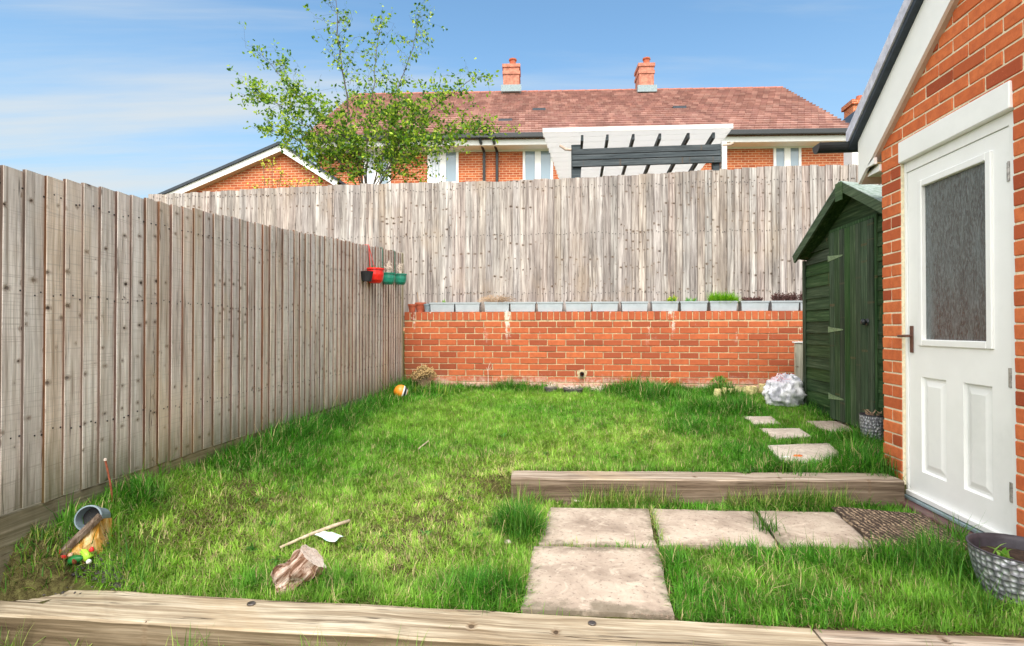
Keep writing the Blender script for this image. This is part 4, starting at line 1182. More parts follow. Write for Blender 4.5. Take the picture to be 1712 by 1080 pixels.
def fbm(X, Y, s, seed=0): return (vnoise(X, Y, s, seed) * .5 + vnoise(X, Y, s * 2.1, seed + 1) * .3 + vnoise(X, Y, s * 4.3, seed + 2) * .2)
def in_poly(X, Y, poly):
    ins = np.zeros(X.shape, bool); n = len(poly)
    for i in range(n):
        x0, y0 = poly[i]; x1, y1 = poly[(i + 1) % n]
        c = ((y0 > Y) != (y1 > Y)); 
        with np.errstate(divide='ignore', invalid='ignore'): xx = (x1 - x0) * (Y - y0) / (y1 - y0) + x0
        ins ^= c & (X < xx)
    return ins
def blob(X, Y, p, r0): return np.exp(-((X - p[0]) ** 2 + (Y - p[1]) ** 2) / (r0 * r0))
def gp(x, y): p = ground_px(x, y); return (p.x, p.y)
MAT = [(1.43, 2.80), (1.86, 2.82), (1.93, 3.28), (1.50, 3.35)]
SLABS = [[(-.19, 2.03), (.39, 2.03), (.425, 2.70), (-.19, 2.68)], [(-.17, 2.66), (1.58, 2.77), (1.65, 3.35), (-.13, 3.24)]]

def grass():
    N = 640000
    Y = 1.92 + (rng.random(N) ** 1.22) * 4.82; X = -2.1 + rng.random(N) * 4.6
    keep = np.ones(N, bool)
    for s_ in SLABS:
        c = np.mean(s_, 0); keep &= ~in_poly(X + (rng.random(N) - .5) * .03, Y + (rng.random(N) - .5) * .03, [tuple(c + (np.array(p) - c) * .985) for p in s_])
    for s_ in stone_polys:
        c = np.mean(s_, 0); keep &= ~in_poly(X + (rng.random(N) - .5) * .05, Y + (rng.random(N) - .5) * .05, [tuple(c + (np.array(p) - c) * 1.0) for p in s_])
    keep &= ~in_poly(X, Y, MAT)
    keep &= (X - (at_z(1620, 912, .165).x + .215)) ** 2 + (Y - at_z(1620, 912, .165).y) ** 2 > .15 ** 2
    keep &= ~((X > -.37) & (X < 1.97) & (Y > 3.33 + (X + .37) * .065) & (Y < 3.535 + (X + .37) * .065))
    keep &= ~((X > 1.985) & (Y < 3.81)); keep &= ~((X > 2.34) & (Y > 3.87)); keep &= ~((X > 1.92) & (Y > 2.6) & (Y < 3.6))
    yS = 1.715 + .205 + (X + 2.62) * .0376; keep &= Y > yS + np.where(X < -1.2, .002, .012 + .02 * vnoise(X, Y, 14, 3))
    big = fbm(X, Y, 1.3, 1); mid = fbm(X, Y, 4.5, 5); fin = fbm(X, Y, 14, 9)
    dl = X - XL; dw = YW - Y
    # where grass is long: beside fence, foot of wall, round stones and shed, behind sleeper face
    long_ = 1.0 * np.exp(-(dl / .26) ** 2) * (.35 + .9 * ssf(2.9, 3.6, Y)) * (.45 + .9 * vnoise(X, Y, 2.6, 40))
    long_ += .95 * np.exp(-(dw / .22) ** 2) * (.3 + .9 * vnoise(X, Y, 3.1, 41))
    def P(px, py, r0, a): return a * blob(X, Y, gp(px, py), r0)
    for args in ((395, 735, .22, 1.1), (430, 725, .2, .9), (600, 670, .3, .5), (860, 880, .10, 1.7), (885, 895, .08, 1.3), (840, 640, .2, .6), (905, 800, .13, .3), (1100, 668, .28, 1.3), (1060, 660, .25, .9),
                 (1170, 690, .28, .8), (1235, 690, .22, 1.1), (1215, 665, .2, 1.2), (1160, 720, .3, .5), (1430, 740, .2, .9), (1390, 700, .12, .6), (1460, 775, .22, .9), (1370, 690, .12, .9),
                 (1585, 955, .09, 1.2), (1560, 930, .08, 1.0), (1600, 905, .05, 1.0), (1300, 790, .2, .35), (1250, 760, .25, .4), (1400, 780, .2, .6),
                 (560, 700, .25, .55), (500, 710, .25, .5), (230, 830, .12, .6), (1480, 800, .12, .9), (720, 660, .2, .9), (960, 830, .1, .5), (1130, 835, .1, .6), (1330, 840, .16, 1.0), (1420, 835, .14, .9),
                 (1190, 1000, .22, .35), (1350, 940, .16, .5), (1120, 950, .1, .6), (1480, 940, .15, .6), (1240, 930, .12, .5), (1360, 1010, .2, .3), (820, 760, .15, .3), (760, 990, .15, .4), (840, 1000, .12, .6), (560, 985, .15, .5), (420, 985, .1, .4)):
        long_ += P(*args)
    long_ = np.clip(long_ * (.55 + .9 * mid), 0, 1.25)
    # thin, yellowed, trodden middle
    worn = .85 * blob(X, Y, gp(820, 790), .55) + .8 * blob(X, Y, gp(680, 900), .45) + .5 * blob(X, Y, gp(1080, 730), .6) + .6 * blob(X, Y, gp(330, 900), .4) + .5 * blob(X, Y, gp(420, 820), .4) + .5 * blob(X, Y, gp(1280, 985), .35)
    worn = np.clip(worn * (.4 + 1.2 * big), 0, 1) * (1 - np.clip(long_, 0, 1))
    bare = (fin * .55 + mid * .45 + .10 * worn) > .70
    for (px, py, r0) in ((780, 745, .05), (840, 735, .06), (665, 955, .055), (690, 965, .05), (950, 690, .07), (985, 688, .05), (560, 770, .04), (1300, 1000, .05), (700, 840, .04)):
        bare |= blob(X, Y, gp(px, py), r0) > .42
    bare |= (blob(X, Y, gp(120, 980), .10) > .45) & (rng.random(N) < .8)
    prob = 1 - .3 * worn; prob = np.where(bare, prob * .15, prob)
    prob *= np.where((X > 1.9) | (X < -2.0), .9, 1)
    keep &= rng.random(N) < prob
    X, Y, long_, worn, big, mid, fin = [a[keep] for a in (X, Y, long_, worn, big, mid, fin)]; n = len(X)
    Z = hgt(X, Y) - .004
    tall = rng.random(n) < (.18 + .6 * np.clip(long_, 0, 1))
    length = .024 + .032 * rng.random(n) ** 1.5 + .014 * mid + np.where(tall, long_ * (.05 + .09 * rng.random(n)), long_ * .022)
    length *= np.where(rng.random(n) < .03, 1.5, 1.0)
    length *= (1 - .25 * worn)
    yaw = rng.random(n) * 2 * np.pi; clump = vnoise(X, Y, 9, 60) * 2 * np.pi * 1.5
    yaw = np.where(rng.random(n) < .5, clump + rng.normal(0, .6, n), yaw)
    lean = np.abs(rng.normal(.55, .42, n)) + .35 * worn + .30 * long_ * rng.random(n)
    width = (.0028 + .0026 * rng.random(n)) * (1 + .12 * (Y - 2)) * (1 + .25 * np.clip(long_, 0, 1))
    r_ = rng.random(n)[:, None]
    g1 = np.array([.055, .205, .016]); g2 = np.array([.13, .38, .028]); g3 = np.array([.31, .49, .07]); st = np.array([.52, .43, .22]); dk = np.array([.018, .11, .014])
    c = g1 * (1 - r_) + g2 * r_
    yel = np.clip(.36 + 1.1 * (big - .5) + .75 * worn - .9 * long_ + .3 * (rng.random(n) - .5), 0, 1)[:, None]
    c = c * (1 - yel) + g3 * yel
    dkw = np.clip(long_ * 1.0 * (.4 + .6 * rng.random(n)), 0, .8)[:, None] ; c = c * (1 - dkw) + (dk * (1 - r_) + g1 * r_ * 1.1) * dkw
    straw = rng.random(n) < (.09 + .26 * worn); c[straw] = st * (.6 + .6 * rng.random(straw.sum()))[:, None]
    cl = vnoise(X, Y, 17, 81) * .6 + vnoise(X, Y, 41, 82) * .4
    c *= ((.45 + 1.1 * cl) * (.75 + .5 * rng.random(n)))[:, None]
    length *= .6 + .9 * cl
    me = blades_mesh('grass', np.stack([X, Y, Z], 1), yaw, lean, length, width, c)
    stuff(link('grass', me)); print('blades', n)
grass()

def tuft_mesh(name, pts, cols, lmin, lmax, w=.004, lean=(.5, .3), mat='blade', segs=3, curve=1.0):
    n = len(pts); b = np.array(pts, float); r_ = rng
    L = lmin + (lmax - lmin) * r_.random(n); c = np.array(cols)[r_.integers(len(cols), size=n)] * (.75 + .5 * r_.random(n))[:, None]
    return blades_mesh(name, b, r_.random(n) * 6.283, np.abs(r_.normal(lean[0], lean[1], n)), L, w * (.7 + .6 * r_.random(n)), c, mat, curve, segs)
pts = []; r5 = random.Random(31)
for poly in SLABS + [[(q[0], q[1]) for q in sp_] for sp_ in stone_polys]:
    k_ = len(poly)
    for i in range(k_):
        a_, b_ = poly[i], poly[(i + 1) % k_]; L = math.hypot(b_[0] - a_[0], b_[1] - a_[1])
        for _ in range(int(L * 330)):
            f = r5.random(); x = a_[0] + (b_[0] - a_[0]) * f; y = a_[1] + (b_[1] - a_[1]) * f
            if math.sin(x * 23 + y * 17) + math.sin(x * 51 - y * 37) < .1 + r5.gauss(0, .5): continue
            x += r5.gauss(0, .012); y += r5.gauss(0, .012)
            if y < 2.06 or (1.32 < x < 1.9 and y > 2.78): continue
            pts.append((x, y, H(x, y)))
for _ in range(500): 
    y = r5.uniform(2.72, 3.26); 
    if r5.random() < .5: pts.append((.44 + (y - 2.7) * .03 + r5.gauss(0, .004), y, -.03))
stuff(link('edge_grass', tuft_mesh('edge_grass', pts, [(.10, .26, .03), (.2, .42, .05), (.34, .46, .1), (.5, .42, .2)], .025, .075, .0034, (.8, .4))))
pts = []
for _ in range(120):
    cx_, cy_ = r5.uniform(-2.0, 2.2), r5.uniform(2.1, 6.5)
    if cy_ < 3.6 and cx_ > -.45 or cx_ > 1.2: continue
    for _ in range(9): pts.append((cx_ + r5.gauss(0, .012), cy_ + r5.gauss(0, .012), H(cx_, cy_) + .012))
stuff(link('lawn_weeds', tuft_mesh('lawn_weeds', pts, [(.07, .22, .04), (.12, .30, .05), (.2, .36, .08)], .025, .06, .013, (1.0, .25), 'leaf')))
# long seed-bearing blades, weeds in front of the near sleeper and hanging over edges
pts = []
for (x0, x1, y0, n) in ((0, 140, 1062, 70), (60, 110, 1040, 26), (175, 215, 1075, 12), (350, 450, 1072, 40), (540, 760, 1074, 90), (980, 1180, 1078, 34), (1400, 1600, 1079, 34)):
    for i in range(n):
        p = at_z(rnd.uniform(x0, x1), y0, -.14); pts.append((p.x + rnd.uniform(-.03, .03), min(p.y, 1.70 + (p.x + 2.62) * .0376) - rnd.uniform(0, .07), -.09))
stuff(link('grass_weeds', tuft_mesh('grass_weeds', pts, [(.1, .26, .03), (.2, .36, .06), (.3, .36, .1)], .06, .17, .0045, (.35, .3))))
pts = []
for (px, py, r0, n) in ((395, 742, .10, 160), (865, 893, .055, 260), (882, 900, .04, 110), (1100, 672, .16, 260), (1065, 665, .12, 140), (1440, 752, .10, 150), (1575, 965, .07, 220), (1555, 930, .06, 90), (1600, 915, .03, 50), (1640, 1030, .04, 40), (1375, 693, .05, 90), (1240, 688, .12, 170), (1283, 893, .03, 60),
                        (1345, 838, .08, 110), (820, 640, .1, 110), (460, 722, .1, 100), (600, 676, .13, 160), (1476, 802, .05, 70), (60, 960, .07, 120), (120, 975, .05, 60), (220, 975, .05, 60), (30, 930, .05, 80), (300, 775, .05, 60), (260, 800, .04, 50)):
    c = ground_px(px, py)
    for i in range(n):
        x, y = c.x + rnd.gauss(0, r0), c.y + rnd.gauss(0, r0); 
        if x > 1.97 and y < 3.8 or y > YW - .02 or x < XL + .02 or y < 1.95 + (x + 2.62) * .0376: continue
        if (-.17 < x < 1.6 and 2.7 < y < 3.24 and px != 1283) or (-.18 < x < .39 and y < 2.8): continue
        pts.append((x, y, H(x, y)))
stuff(link('long_grass', tuft_mesh('long_grass', pts, [(.045, .17, .018), (.08, .24, .025), (.14, .30, .04)], .09, .22, .0042, (.5, .3))))

pts = []
for _ in range(5600):
    f = rnd.random() ** 1.1; x = -.32 + f * 1.95; d_ = abs(rnd.gauss(0, .035)); cl_ = vnoise(np.array([x]), np.array([3.0]), 5.0, 77)[0]
    if rnd.random() > cl_ * 1.5 - .25 + (.5 if x > .9 else 0): continue
    pts.append((x, 3.325 + (x + .365) * .065 - d_, -.035))
stuff(link('sleeper_grass', tuft_mesh('sleeper_grass', pts, [(.10, .26, .03), (.2, .42, .05), (.34, .46, .1), (.5, .42, .2), (.12, .14, .04)], .06, .18, .0038, (.55, .38))))

# earth heaped over the end of the front sleeper against the left fence
mb = MB(); vs = [(0, 0, 0)]; hx, hy_, hc = .22, .13, (-2.14, 1.955)
def heap(x, y): return .02 + .21 * max(0, 1 - ((x - hc[0]) / hx) ** 2 - ((y - hc[1]) / hy_) ** 2) ** .7
N_ = 16; vs = []
for j in range(N_ + 1):
    for i in range(N_ + 1):
        x = hc[0] + .03 + (hx - .03) * i / N_; y = hc[1] + hy_ * (2 * j / N_ - 1); vs.append((x, y, heap(x, y) + .01 * mnoise.noise(Vector((x * 20, y * 20, 1)))))
mb.add(vs, [(j * (N_ + 1) + i, j * (N_ + 1) + i + 1, (j + 1) * (N_ + 1) + i + 1, (j + 1) * (N_ + 1) + i) for j in range(N_) for i in range(N_)])
struct(build(mb, 'soil_bank', 'soil_thatch', smooth=True))
pts = []
for _ in range(700):
    x = hc[0] + .03 + rnd.random() * (hx - .05); y = hc[1] + hy_ * rnd.uniform(-1, 1)
    if heap(x, y) > .05: pts.append((x, y, heap(x, y) - .005))
stuff(link('bank_weeds', tuft_mesh('bank_weeds', pts, [(.06, .17, .02), (.12, .27, .03), (.26, .34, .06), (.3, .25, .12)], .03, .09, .005, (.7, .35))))

# ------------------------------------------------------------------ planters on the wall
tr = MB()
Lp, Dp, Hp = .305, .15, .118
def frustum(x0, y0, x1, y1, z0, z1): return [(-x0, -y0, z0), (x0, -y0, z0), (x0, y0, z0), (-x0, y0, z0), (-x1, -y1, z1), (x1, -y1, z1), (x1, y1, z1), (-x1, y1, z1)]
bxf = [(0, 3, 2, 1), (0, 1, 5, 4), (1, 2, 6, 5), (2, 3, 7, 6), (3, 0, 4, 7)]
tr.add(frustum(.147, .066, .153, .072, 0, .098), bxf)
tr.add(frustum(.160, .077, .162, .079, .098, .118), [f for f in bxf[1:]] + [])
tr.add([(-.153, -.072, .098), (.153, -.072, .098), (.153, .072, .098), (-.153, .072, .098), (-.160, -.077, .098), (.160, -.077, .098), (.160, .077, .098), (-.160, .077, .098)], [(0, 1, 5, 4), (1, 2, 6, 5), (2, 3, 7, 6), (3, 0, 4, 7)])
tr.add([(-.162, -.079, .118), (.162, -.079, .118), (.162, .079, .118), (-.162, .079, .118), (-.145, -.068, .118), (.145, -.068, .118), (.145, .068, .118), (-.145, .068, .118), (-.142, -.065, .06), (.142, -.065, .06), (.142, .065, .06), (-.142, .065, .06)],
       [(0, 1, 5, 4), (1, 2, 6, 5), (2, 3, 7, 6), (3, 0, 4, 7), (4, 5, 9, 8), (5, 6, 10, 9), (6, 7, 11, 10), (7, 4, 8, 11)])
trm = tr.mesh('trough', 'planter_grey')
soil_me = MB().add([(-.1425, -.0655, .095), (.1425, -.0655, .095), (.1425, .0655, .095), (-.1425, .0655, .095)], [(0, 1, 2, 3)]).mesh('soil', 'soil')
centres = [(741.5, 'with a small green sprout, first trough from the fence corner'), (783, 'empty, second trough from the fence corner beside the bushy dead plant'),
           (832, 'under a bushy dead plant spilling over its rim'), (875, 'empty, just right of the bushy dead plant'),
           (920, 'empty, above the left of the two half-buried pots'), (967, 'empty, directly above the drain hole in the wall'),
           (1011, 'empty, next trough right of the one above the drain hole'), (1060, 'empty, last before the trough with the yellow green plant'),
           (1110, 'with a yellow green variegated plant at its right end'), (1158, 'with a low leafy plant, left of the lush green trough'),
           (1207, 'full of lush bright green grassy foliage'), (1259, 'with thin brown heather, right of the lush green trough'),
           (1309, 'full of dark brown dead heather, last whole one before the shed'), (1357, 'half hidden behind the corner of the green shed')]
PL = []
for px, lab in centres:
    p = at_y(px, 522, YW + .1)
    t_ = thing('trough_planter', 'grey plastic trough ' + lab, 'planter', (p.x, YW + .095, WTOP + .003), rnd.uniform(-.02, .02), 'grey trough planters along the top of the brick wall')
    link('trough', trm, t_); link('soil', soil_me, t_); PL.append(t_)
def dead_bush(name, center, n, r0, h, mat, parent=None, thick=.0016, droop=0.0):
    mb = MB()
    for i in range(n):
        a = rnd.uniform(0, 6.283); q = rnd.random() ** .5; L = rnd.uniform(.5, 1)
        b0 = Vector((rnd.uniform(-1, 1) * r0 * .35, rnd.uniform(-.5, .5) * r0 * .3, 0)); e = Vector((math.cos(a) * r0 * q, math.sin(a) * r0 * q * .6, h * L * (1 - .35 * q)))
        m_ = b0.lerp(e, .55) + Vector((rnd.uniform(-.3, .3) * r0 * .4, rnd.uniform(-.2, .2) * r0 * .4, h * .12))
        e2 = e + Vector((math.cos(a) * .3 * r0, 0, -droop * h * q))
        mb.tube([b0, m_, e, e2] if droop else [b0, m_, e], thick, 3)
        for _ in range(2):
            t2 = rnd.uniform(.5, .95); s = b0.lerp(e, t2); mb.tube([s, s + Vector((rnd.uniform(-1, 1), rnd.uniform(-1, 1), rnd.uniform(.0, 1))) * h * .2], thick * .8, 3)
    return build(mb, name, mat, parent, center)
def leafy(name, parent, spread, cols, n, lmin, lmax, w, lean=(.5, .3), z=.095):
    pts = [(rnd.uniform(spread[0], spread[1]), rnd.uniform(-.05, .05), z) for _ in range(n)]
    return link(name, tuft_mesh(name, pts, cols, lmin, lmax, w, lean, 'leaf'), parent)
leafy('sprout', PL[0], (-.02, .03), [(.2, .42, .06)], 14, .04, .08, .016)
dead_bush('dead_twigs', (-.07, 0, .09), 8, .05, .07, 'dry_stem', PL[0])
dead_bush('dead_plant', (-.01, -.02, .09), 80, .22, .15, 'dry_stem', PL[2], .0018, .4)
leafy('variegated_plant', PL[8], (.06, .13), [(.55, .6, .06), (.4, .5, .05), (.1, .3, .1)], 60, .07, .13, .024, (.6, .35))
leafy('low_plant', PL[9], (-.06, .03), [(.12, .34, .16), (.3, .45, .1), (.45, .6, .4)], 60, .06, .11, .022, (.7, .35))
leafy('grassy_plant', PL[10], (-.14, .14), [(.2, .44, .02), (.3, .52, .03), (.12, .32, .02)], 800, .10, .17, .007, (.55, .35))
leafy('grassy_plant', PL[10], (.1, .18), [(.2, .44, .02), (.3, .52, .03)], 160, .09, .14, .007, (.8, .3))
for i, a_, b_ in ((11, -.1, .02), (12, -.1, .14), (13, -.12, .1), (11, .02, .08)):
    for xx in np.arange(a_, b_, .045): dead_bush('heather_stems', (float(xx), 0, .09), 26, .05, .15 if i != 11 else .10, 'heather', PL[i], .0036)
# little pots at the corner
def pot(label, px, py_, rad, h, mat, Y=YW + .1, rim=True, z=None):
    p = at_y(px, py_, Y); base = WTOP + .002 if z is None else z
    prof = [(0, 0), (rad * .72, 0), (rad * .93, h * .78), (rad * 1.04, h * .78), (rad * 1.05, h), (rad * .93, h), (rad * .88, h * .6), (0, h * .6)]
    o = thing('plant_pot', label, 'plant pot', (p.x, Y, base)); b = build(MB().lathe(prof[:7], 20), 'pot', mat, o, smooth=False)
    build(MB().lathe([(rad * .9, h * .82), (0, h * .85)], 16), 'soil', 'soil', o); return o
pot('small terracotta pot nearest the left fence on the wall', 689, 522, .052, .10, 'terracotta', YW + .06)
t_ = pot('larger terracotta pot with a bare stem behind the small one', 703, 522, .070, .125, 'terracotta', YW + .17)
build(MB().tube([(-.02, 0, .1), (-.03, 0, .17), (-.045, .0, .26)], .004, 5), 'bare_stem', 'dry_stem', t_)
pot('small blue grey pot between the terracotta pots and the troughs', 715, 522, .048, .105, 'grey_pot', YW + .07)

# ------------------------------------------------------------------ hanging pots on left fence
def hanging(label, px, py_, rad, h, mat, off, strap_mat, red=False):
    p = at_x(px, py_, XL + .02 + off + rad * .35)
    o = thing('hanging_pot', label, 'hanging pot', (p.x, p.y, p.z), 0, 'pots hanging from the left fence')
    prof = [(0, -h / 2), (rad * .62, -h / 2), (rad * .86, -h * .3), (rad * .97, h * .05), (rad * .95, h * .38), (rad * 1.06, h * .40), (rad * 1.06, h / 2), (rad * .96, h / 2), (rad * .9, h * .1)]
    build(MB().lathe(prof, 22), 'pot', mat, o, smooth=False)
    build(MB().lathe([(rad * .92, h * .36), (0, h * .39)], 16), 'soil', 'soil', o)
    top = ltop(p.y) - p.z; fx = XL - p.x
    st = MB()
    for yy in ((-rad * .8, rad * .75) if red else (-rad * .15,)):
        st.bar((-rad * .25 if red else -rad * .9, yy, h * .42), (fx + .030, -rad * .5 if red else yy, top + .003), .014 if red else .02, .003, up=(1, 0, 0))
    st.box(fx - .03, fx + .032, -rad * .5 - .012, -rad * .5 + .012, top + .0035, top + .0065)
    build(st, 'strap', strap_mat, o)
    return o
h1 = hanging('red hanging pot on a red strap, left of the two green ones', 627, 461, .092, .155, 'red_plastic', .03, 'red_plastic', True)
leafy('sprout', h1, (-.06, .06), [(.08, .3, .05)], 20, .03, .06, .014, z=.06)
h2 = hanging('first dark green hanging pot beside the red one', 650, 466, .073, .128, 'green_plastic', .05, 'green_plastic')
h3 = hanging('second green hanging pot, nearest the fence corner', 669.5, 467, .073, .128, 'green_plastic', .05, 'green_plastic')
for h_ in (h2, h3): dead_bush('dead_twigs', (0, 0, .04), 16, .055, .20, 'pale_stem', h_, .0022)
p = at_x(613.5, 462, XL + .07)
o = thing('hanging_pot', 'small black pot tucked behind the red hanging pot', 'hanging pot', p); build(MB().lathe([(0, -.05), (.045, -.05), (.06, .03), (.065, .05), (.055, .05)], 16), 'pot', 'pot_black', o)

# ------------------------------------------------------------------ garden bits near the wall
def sphere_pts(n): return 0
# ball with orange body, white and black stripes
def uv_sphere(r0, bands, rot):
    mb = MB(); n, k_ = 24, 16; vs = []
    for i in range(k_ + 1):
        ph = math.pi * i / k_
        for j in range(n): vs.append((r0 * math.sin(ph) * math.cos(2 * math.pi * j / n), r0 * math.sin(ph) * math.sin(2 * math.pi * j / n), r0 * math.cos(ph)))
    fs = [];mi = []
    for i in range(k_):
        for j in range(n):
            fs.append((i * n + j, (i + 1) * n + j, (i + 1) * n + (j + 1) % n, i * n + (j + 1) % n)); mi.append(bands(i))
    mb.add(vs, fs); mb.m = mi; return mb
p = ground_px(670, 668)
ball = uv_sphere(.078, lambda i: 0 if i < 9 else (1 if i < 10 else (2 if i < 12 else 1 if i < 13 else 0)), 0)
o = build(ball, 'ball', ['ball_orange', 'white_plastic', 'black_ball'], None, (p.x, p.y, p.z + .088), (R(8), R(-72), R(12)), smooth=True)
tag(o, 'orange toy ball with white and black stripe near the fence corner', 'ball')
# dead hydrangea-like bush
p = ground_px(712, 655)
bush = thing('dead_bush', 'brown dried flowering bush against the brick wall by the corner', 'shrub', (p.x, 6.52, H(p.x, 6.52)))
mb = MB(); fl = MB()
for i in range(120):
    a = rnd.uniform(0, 6.283); el = rnd.uniform(.15, 1.5); r0 = .15 * rnd.uniform(.6, 1)
    e = Vector((math.cos(a) * math.cos(el) * r0, math.sin(a) * math.cos(el) * r0 * .8, .17 + math.sin(el) * r0 * .95)); mb.tube([(0, 0, 0), e * .55 + Vector((0, 0, .02)), e], .0025, 3)
    for q in range(16):
        c = e + Vector((rnd.gauss(0, .016), rnd.gauss(0, .016), rnd.gauss(0, .014))); u = Vector((rnd.gauss(0, 1), rnd.gauss(0, 1), rnd.gauss(0, 1))).normalized(); v = u.orthogonal().normalized(); s = rnd.uniform(.006, .012)
        fl.add([c - u * s, c + v * s, c + u * s, c - v * s], [(0, 1, 2, 3)])
build(mb, 'stems', 'dry_stem', bush); stuff(build(fl, 'dried_flowers', 'dry_flower', bush))
p = ground_px(720, 662); pts = [(p.x + rnd.gauss(0, .13), p.y + rnd.gauss(0, .06), H(p.x, p.y)) for _ in range(90)]
o = link('bulb_plant', tuft_mesh('bulb_plant', pts, [(.2, .38, .05), (.38, .48, .1), (.1, .3, .03)], .1, .2, .014, (.55, .3), 'leaf')); tag(o, 'strappy yellow green bulb leaves under the dried brown bush', 'plant')
# bare sapling
p = at_y(816, 645, 6.66)
sap = MB().tube([(0, 0, 0), (.003, 0, .14), (-.002, 0, .27), (.012, 0, .33), (.03, 0, .37)], [.0045, .004, .0035, .003, .002], 5).tube([(-.002, 0, .26), (-.02, 0, .30)], .0025, 4).tube([(.0, 0, .27), (.035, 0, .30), (.05, .0, .345)], .0025, 4)
o = build(sap, 'bare_sapling', 'pale_stem', None, (p.x, 6.66, .25)); tag(o, 'thin bare pale sapling standing against the brick wall', 'sapling')
# half buried pots
for (px, py_, w_, h_, lab) in ((921, 655, .075, .07, 'small half-buried grey pot of dead twigs, left one at the wall'), (958, 658, .115, .075, 'wider half-buried grey pot with dead twigs under the drain'), (1000, 652, .09, .03, 'nearly sunken pot with dead twigs, right one at the wall')):
    p = ground_px(px, py_ + 4); y_ = 6.60 if px != 958 else 6.55; x_ = at_y(px, py_, y_).x
    o = thing('buried_pot', lab, 'plant pot', (x_, y_, H(x_, y_)))
    build(MB().lathe([(w_ * .8, -.05), (w_ * .95, h_ * .75), (w_ * 1.03, h_ * .75), (w_ * 1.03, h_), (w_ * .9, h_), (w_ * .85, h_ * .6), (0, h_ * .65)], 18), 'pot', 'buried_pot', o)
    dead_bush('dead_twigs', (0, -.02, h_ * .6), 13, w_ * 1.2, .09, 'pale_stem', o, .0024)
# green shrub
p = ground_px(1205, 658); c = Vector((at_y(1205, 640, 6.55).x, 6.55, 0)); c.z = H(c.x, c.y)
n = 700; b_ = []
for i in range(n):
    a = rnd.uniform(0, 6.283); el = rnd.uniform(0, 1.57); r0 = .15 * rnd.random() ** .4; b_.append((c.x + math.cos(a) * math.cos(el) * r0 * 1.1, c.y + math.sin(a) * math.cos(el) * r0, c.z + .02 + math.sin(el) * r0 * 1.35))
o = link('green_shrub', tuft_mesh('green_shrub', b_, [(.07, .22, .03), (.13, .32, .05), (.2, .4, .08)], .025, .05, .008, (.6, .4), 'leaf', 2)); tag(o, 'small rounded green shrub at the foot of the brick wall', 'shrub')
# pale yellow log-edging
ed = thing('stone_edging', 'crumbling pale yellow edging pieces lying in the grass left of the white bag', 'edging', (0, 0, 0))
a = ground_px(1200, 668); b = ground_px(1282, 660)
for i in range(9):
    f = i / 8; q = a.lerp(b, f); s = rnd.uniform(.028, .04); mb = MB(); vs = []; 
    n_ = 9; hh_ = .12 + rnd.uniform(-.03, .02)
    for k_, zz in enumerate((-.02, hh_ * .6, hh_)):
        for j in range(n_):
            t_ = 2 * math.pi * j / n_; r0 = s * (1 + .25 * mnoise.noise(Vector((j * 1.3, i * 2.1, k_)))) * (.8 if k_ == 2 else 1); vs.append((r0 * math.cos(t_) * 1.3, r0 * math.sin(t_), zz + (.012 * mnoise.noise(Vector((j, i, 9))) if k_ == 2 else 0)))
    mb.add(vs, [(r_ * n_ + j, r_ * n_ + (j + 1) % n_, (r_ + 1) * n_ + (j + 1) % n_, (r_ + 1) * n_ + j) for r_ in range(2) for j in range(n_)] + [tuple(range(2 * n_, 3 * n_))])
    build(mb, 'edging_piece', 'yellow_stone', ed, (q.x, q.y, q.z), (0, rnd.uniform(-.2, .2), rnd.uniform(0, 3)))
# plastic bag
def crumple(r0, seed, sx=1, sy=1, sz=1, amp=.3, sub=26):
    mb = MB(); n, k_ = sub * 2, sub; vs = []
    for i in range(k_ + 1):
        ph = math.pi * i / k_
        for j in range(n):
            d = Vector((math.sin(ph) * math.cos(2 * math.pi * j / n), math.sin(ph) * math.sin(2 * math.pi * j / n), math.cos(ph)))
            f = abs(mnoise.noise(d * 2.2 + Vector((seed, 0, 0)))) * 1.2 + abs(mnoise.noise(d * 5 + Vector((0, seed, 0)))) * .6 + abs(mnoise.noise(d * 11)) * .28
            g_ = Vector((d.x * 2.6 + .5 * mnoise.noise(d * 3), d.y * 2.6, d.z * 1.5)); f = abs(mnoise.noise(g_ + Vector((seed, 0, 0)))) * 1.1 + abs(mnoise.noise(g_ * 2.3 + Vector((0, seed, 0)))) * .6 + abs(mnoise.noise(g_ * 5.1)) * .22
            rr_ = r0 * (.90 + amp * (.6 - 1.25 * f)) * 1.10
            zz = d.z * rr_ * sz
            vs.append((d.x * rr_ * sx, d.y * rr_ * sy, max(zz, -r0 * .62)))
    mb.add(vs, [(i * n + j, (i + 1) * n + j, (i + 1) * n + (j + 1) % n, i * n + (j + 1) % n) for i in range(k_) for j in range(n)]); return mb
p = ground_px(1317, 684)
o = build(crumple(.185, 3.3, 1.05, .9, 1.0, .36, 34), 'plastic_bag', 'bag_plastic', None, (p.x + .01, p.y + .10, p.z + .145), (0, 0, .3), smooth=True); tag(o, 'crumpled white plastic bag full of rubbish beside the green shed', 'bag')
for (dx, dy) in ((.02, .0), (-.03, .02)):
    build(MB().tube([(dx, dy, .14), (dx + .04, dy, .185), (dx - .03, dy + .01, .20), (dx - .05, dy, .17)], .007, 6), 'bag_handle', 'bag_plastic', o)
# post by the shed
a = at_y(1330, 574, 6.5); b = at_y(1356, 690, 6.5)
o = thing('wooden_post', 'pale wooden post with flat cap between brick wall and shed', 'post', ((a.x + b.x) / 2, 6.5, .1))
build(MB().cbox(-.09, .09, -.02, .02, 0, a.z - .1, .004), 'post_board', 'post_wood', o); build(MB().cbox(-.105, .105, -.03, .04, a.z - .0985, a.z - .08, .004), 'cap', 'white_paint', o)

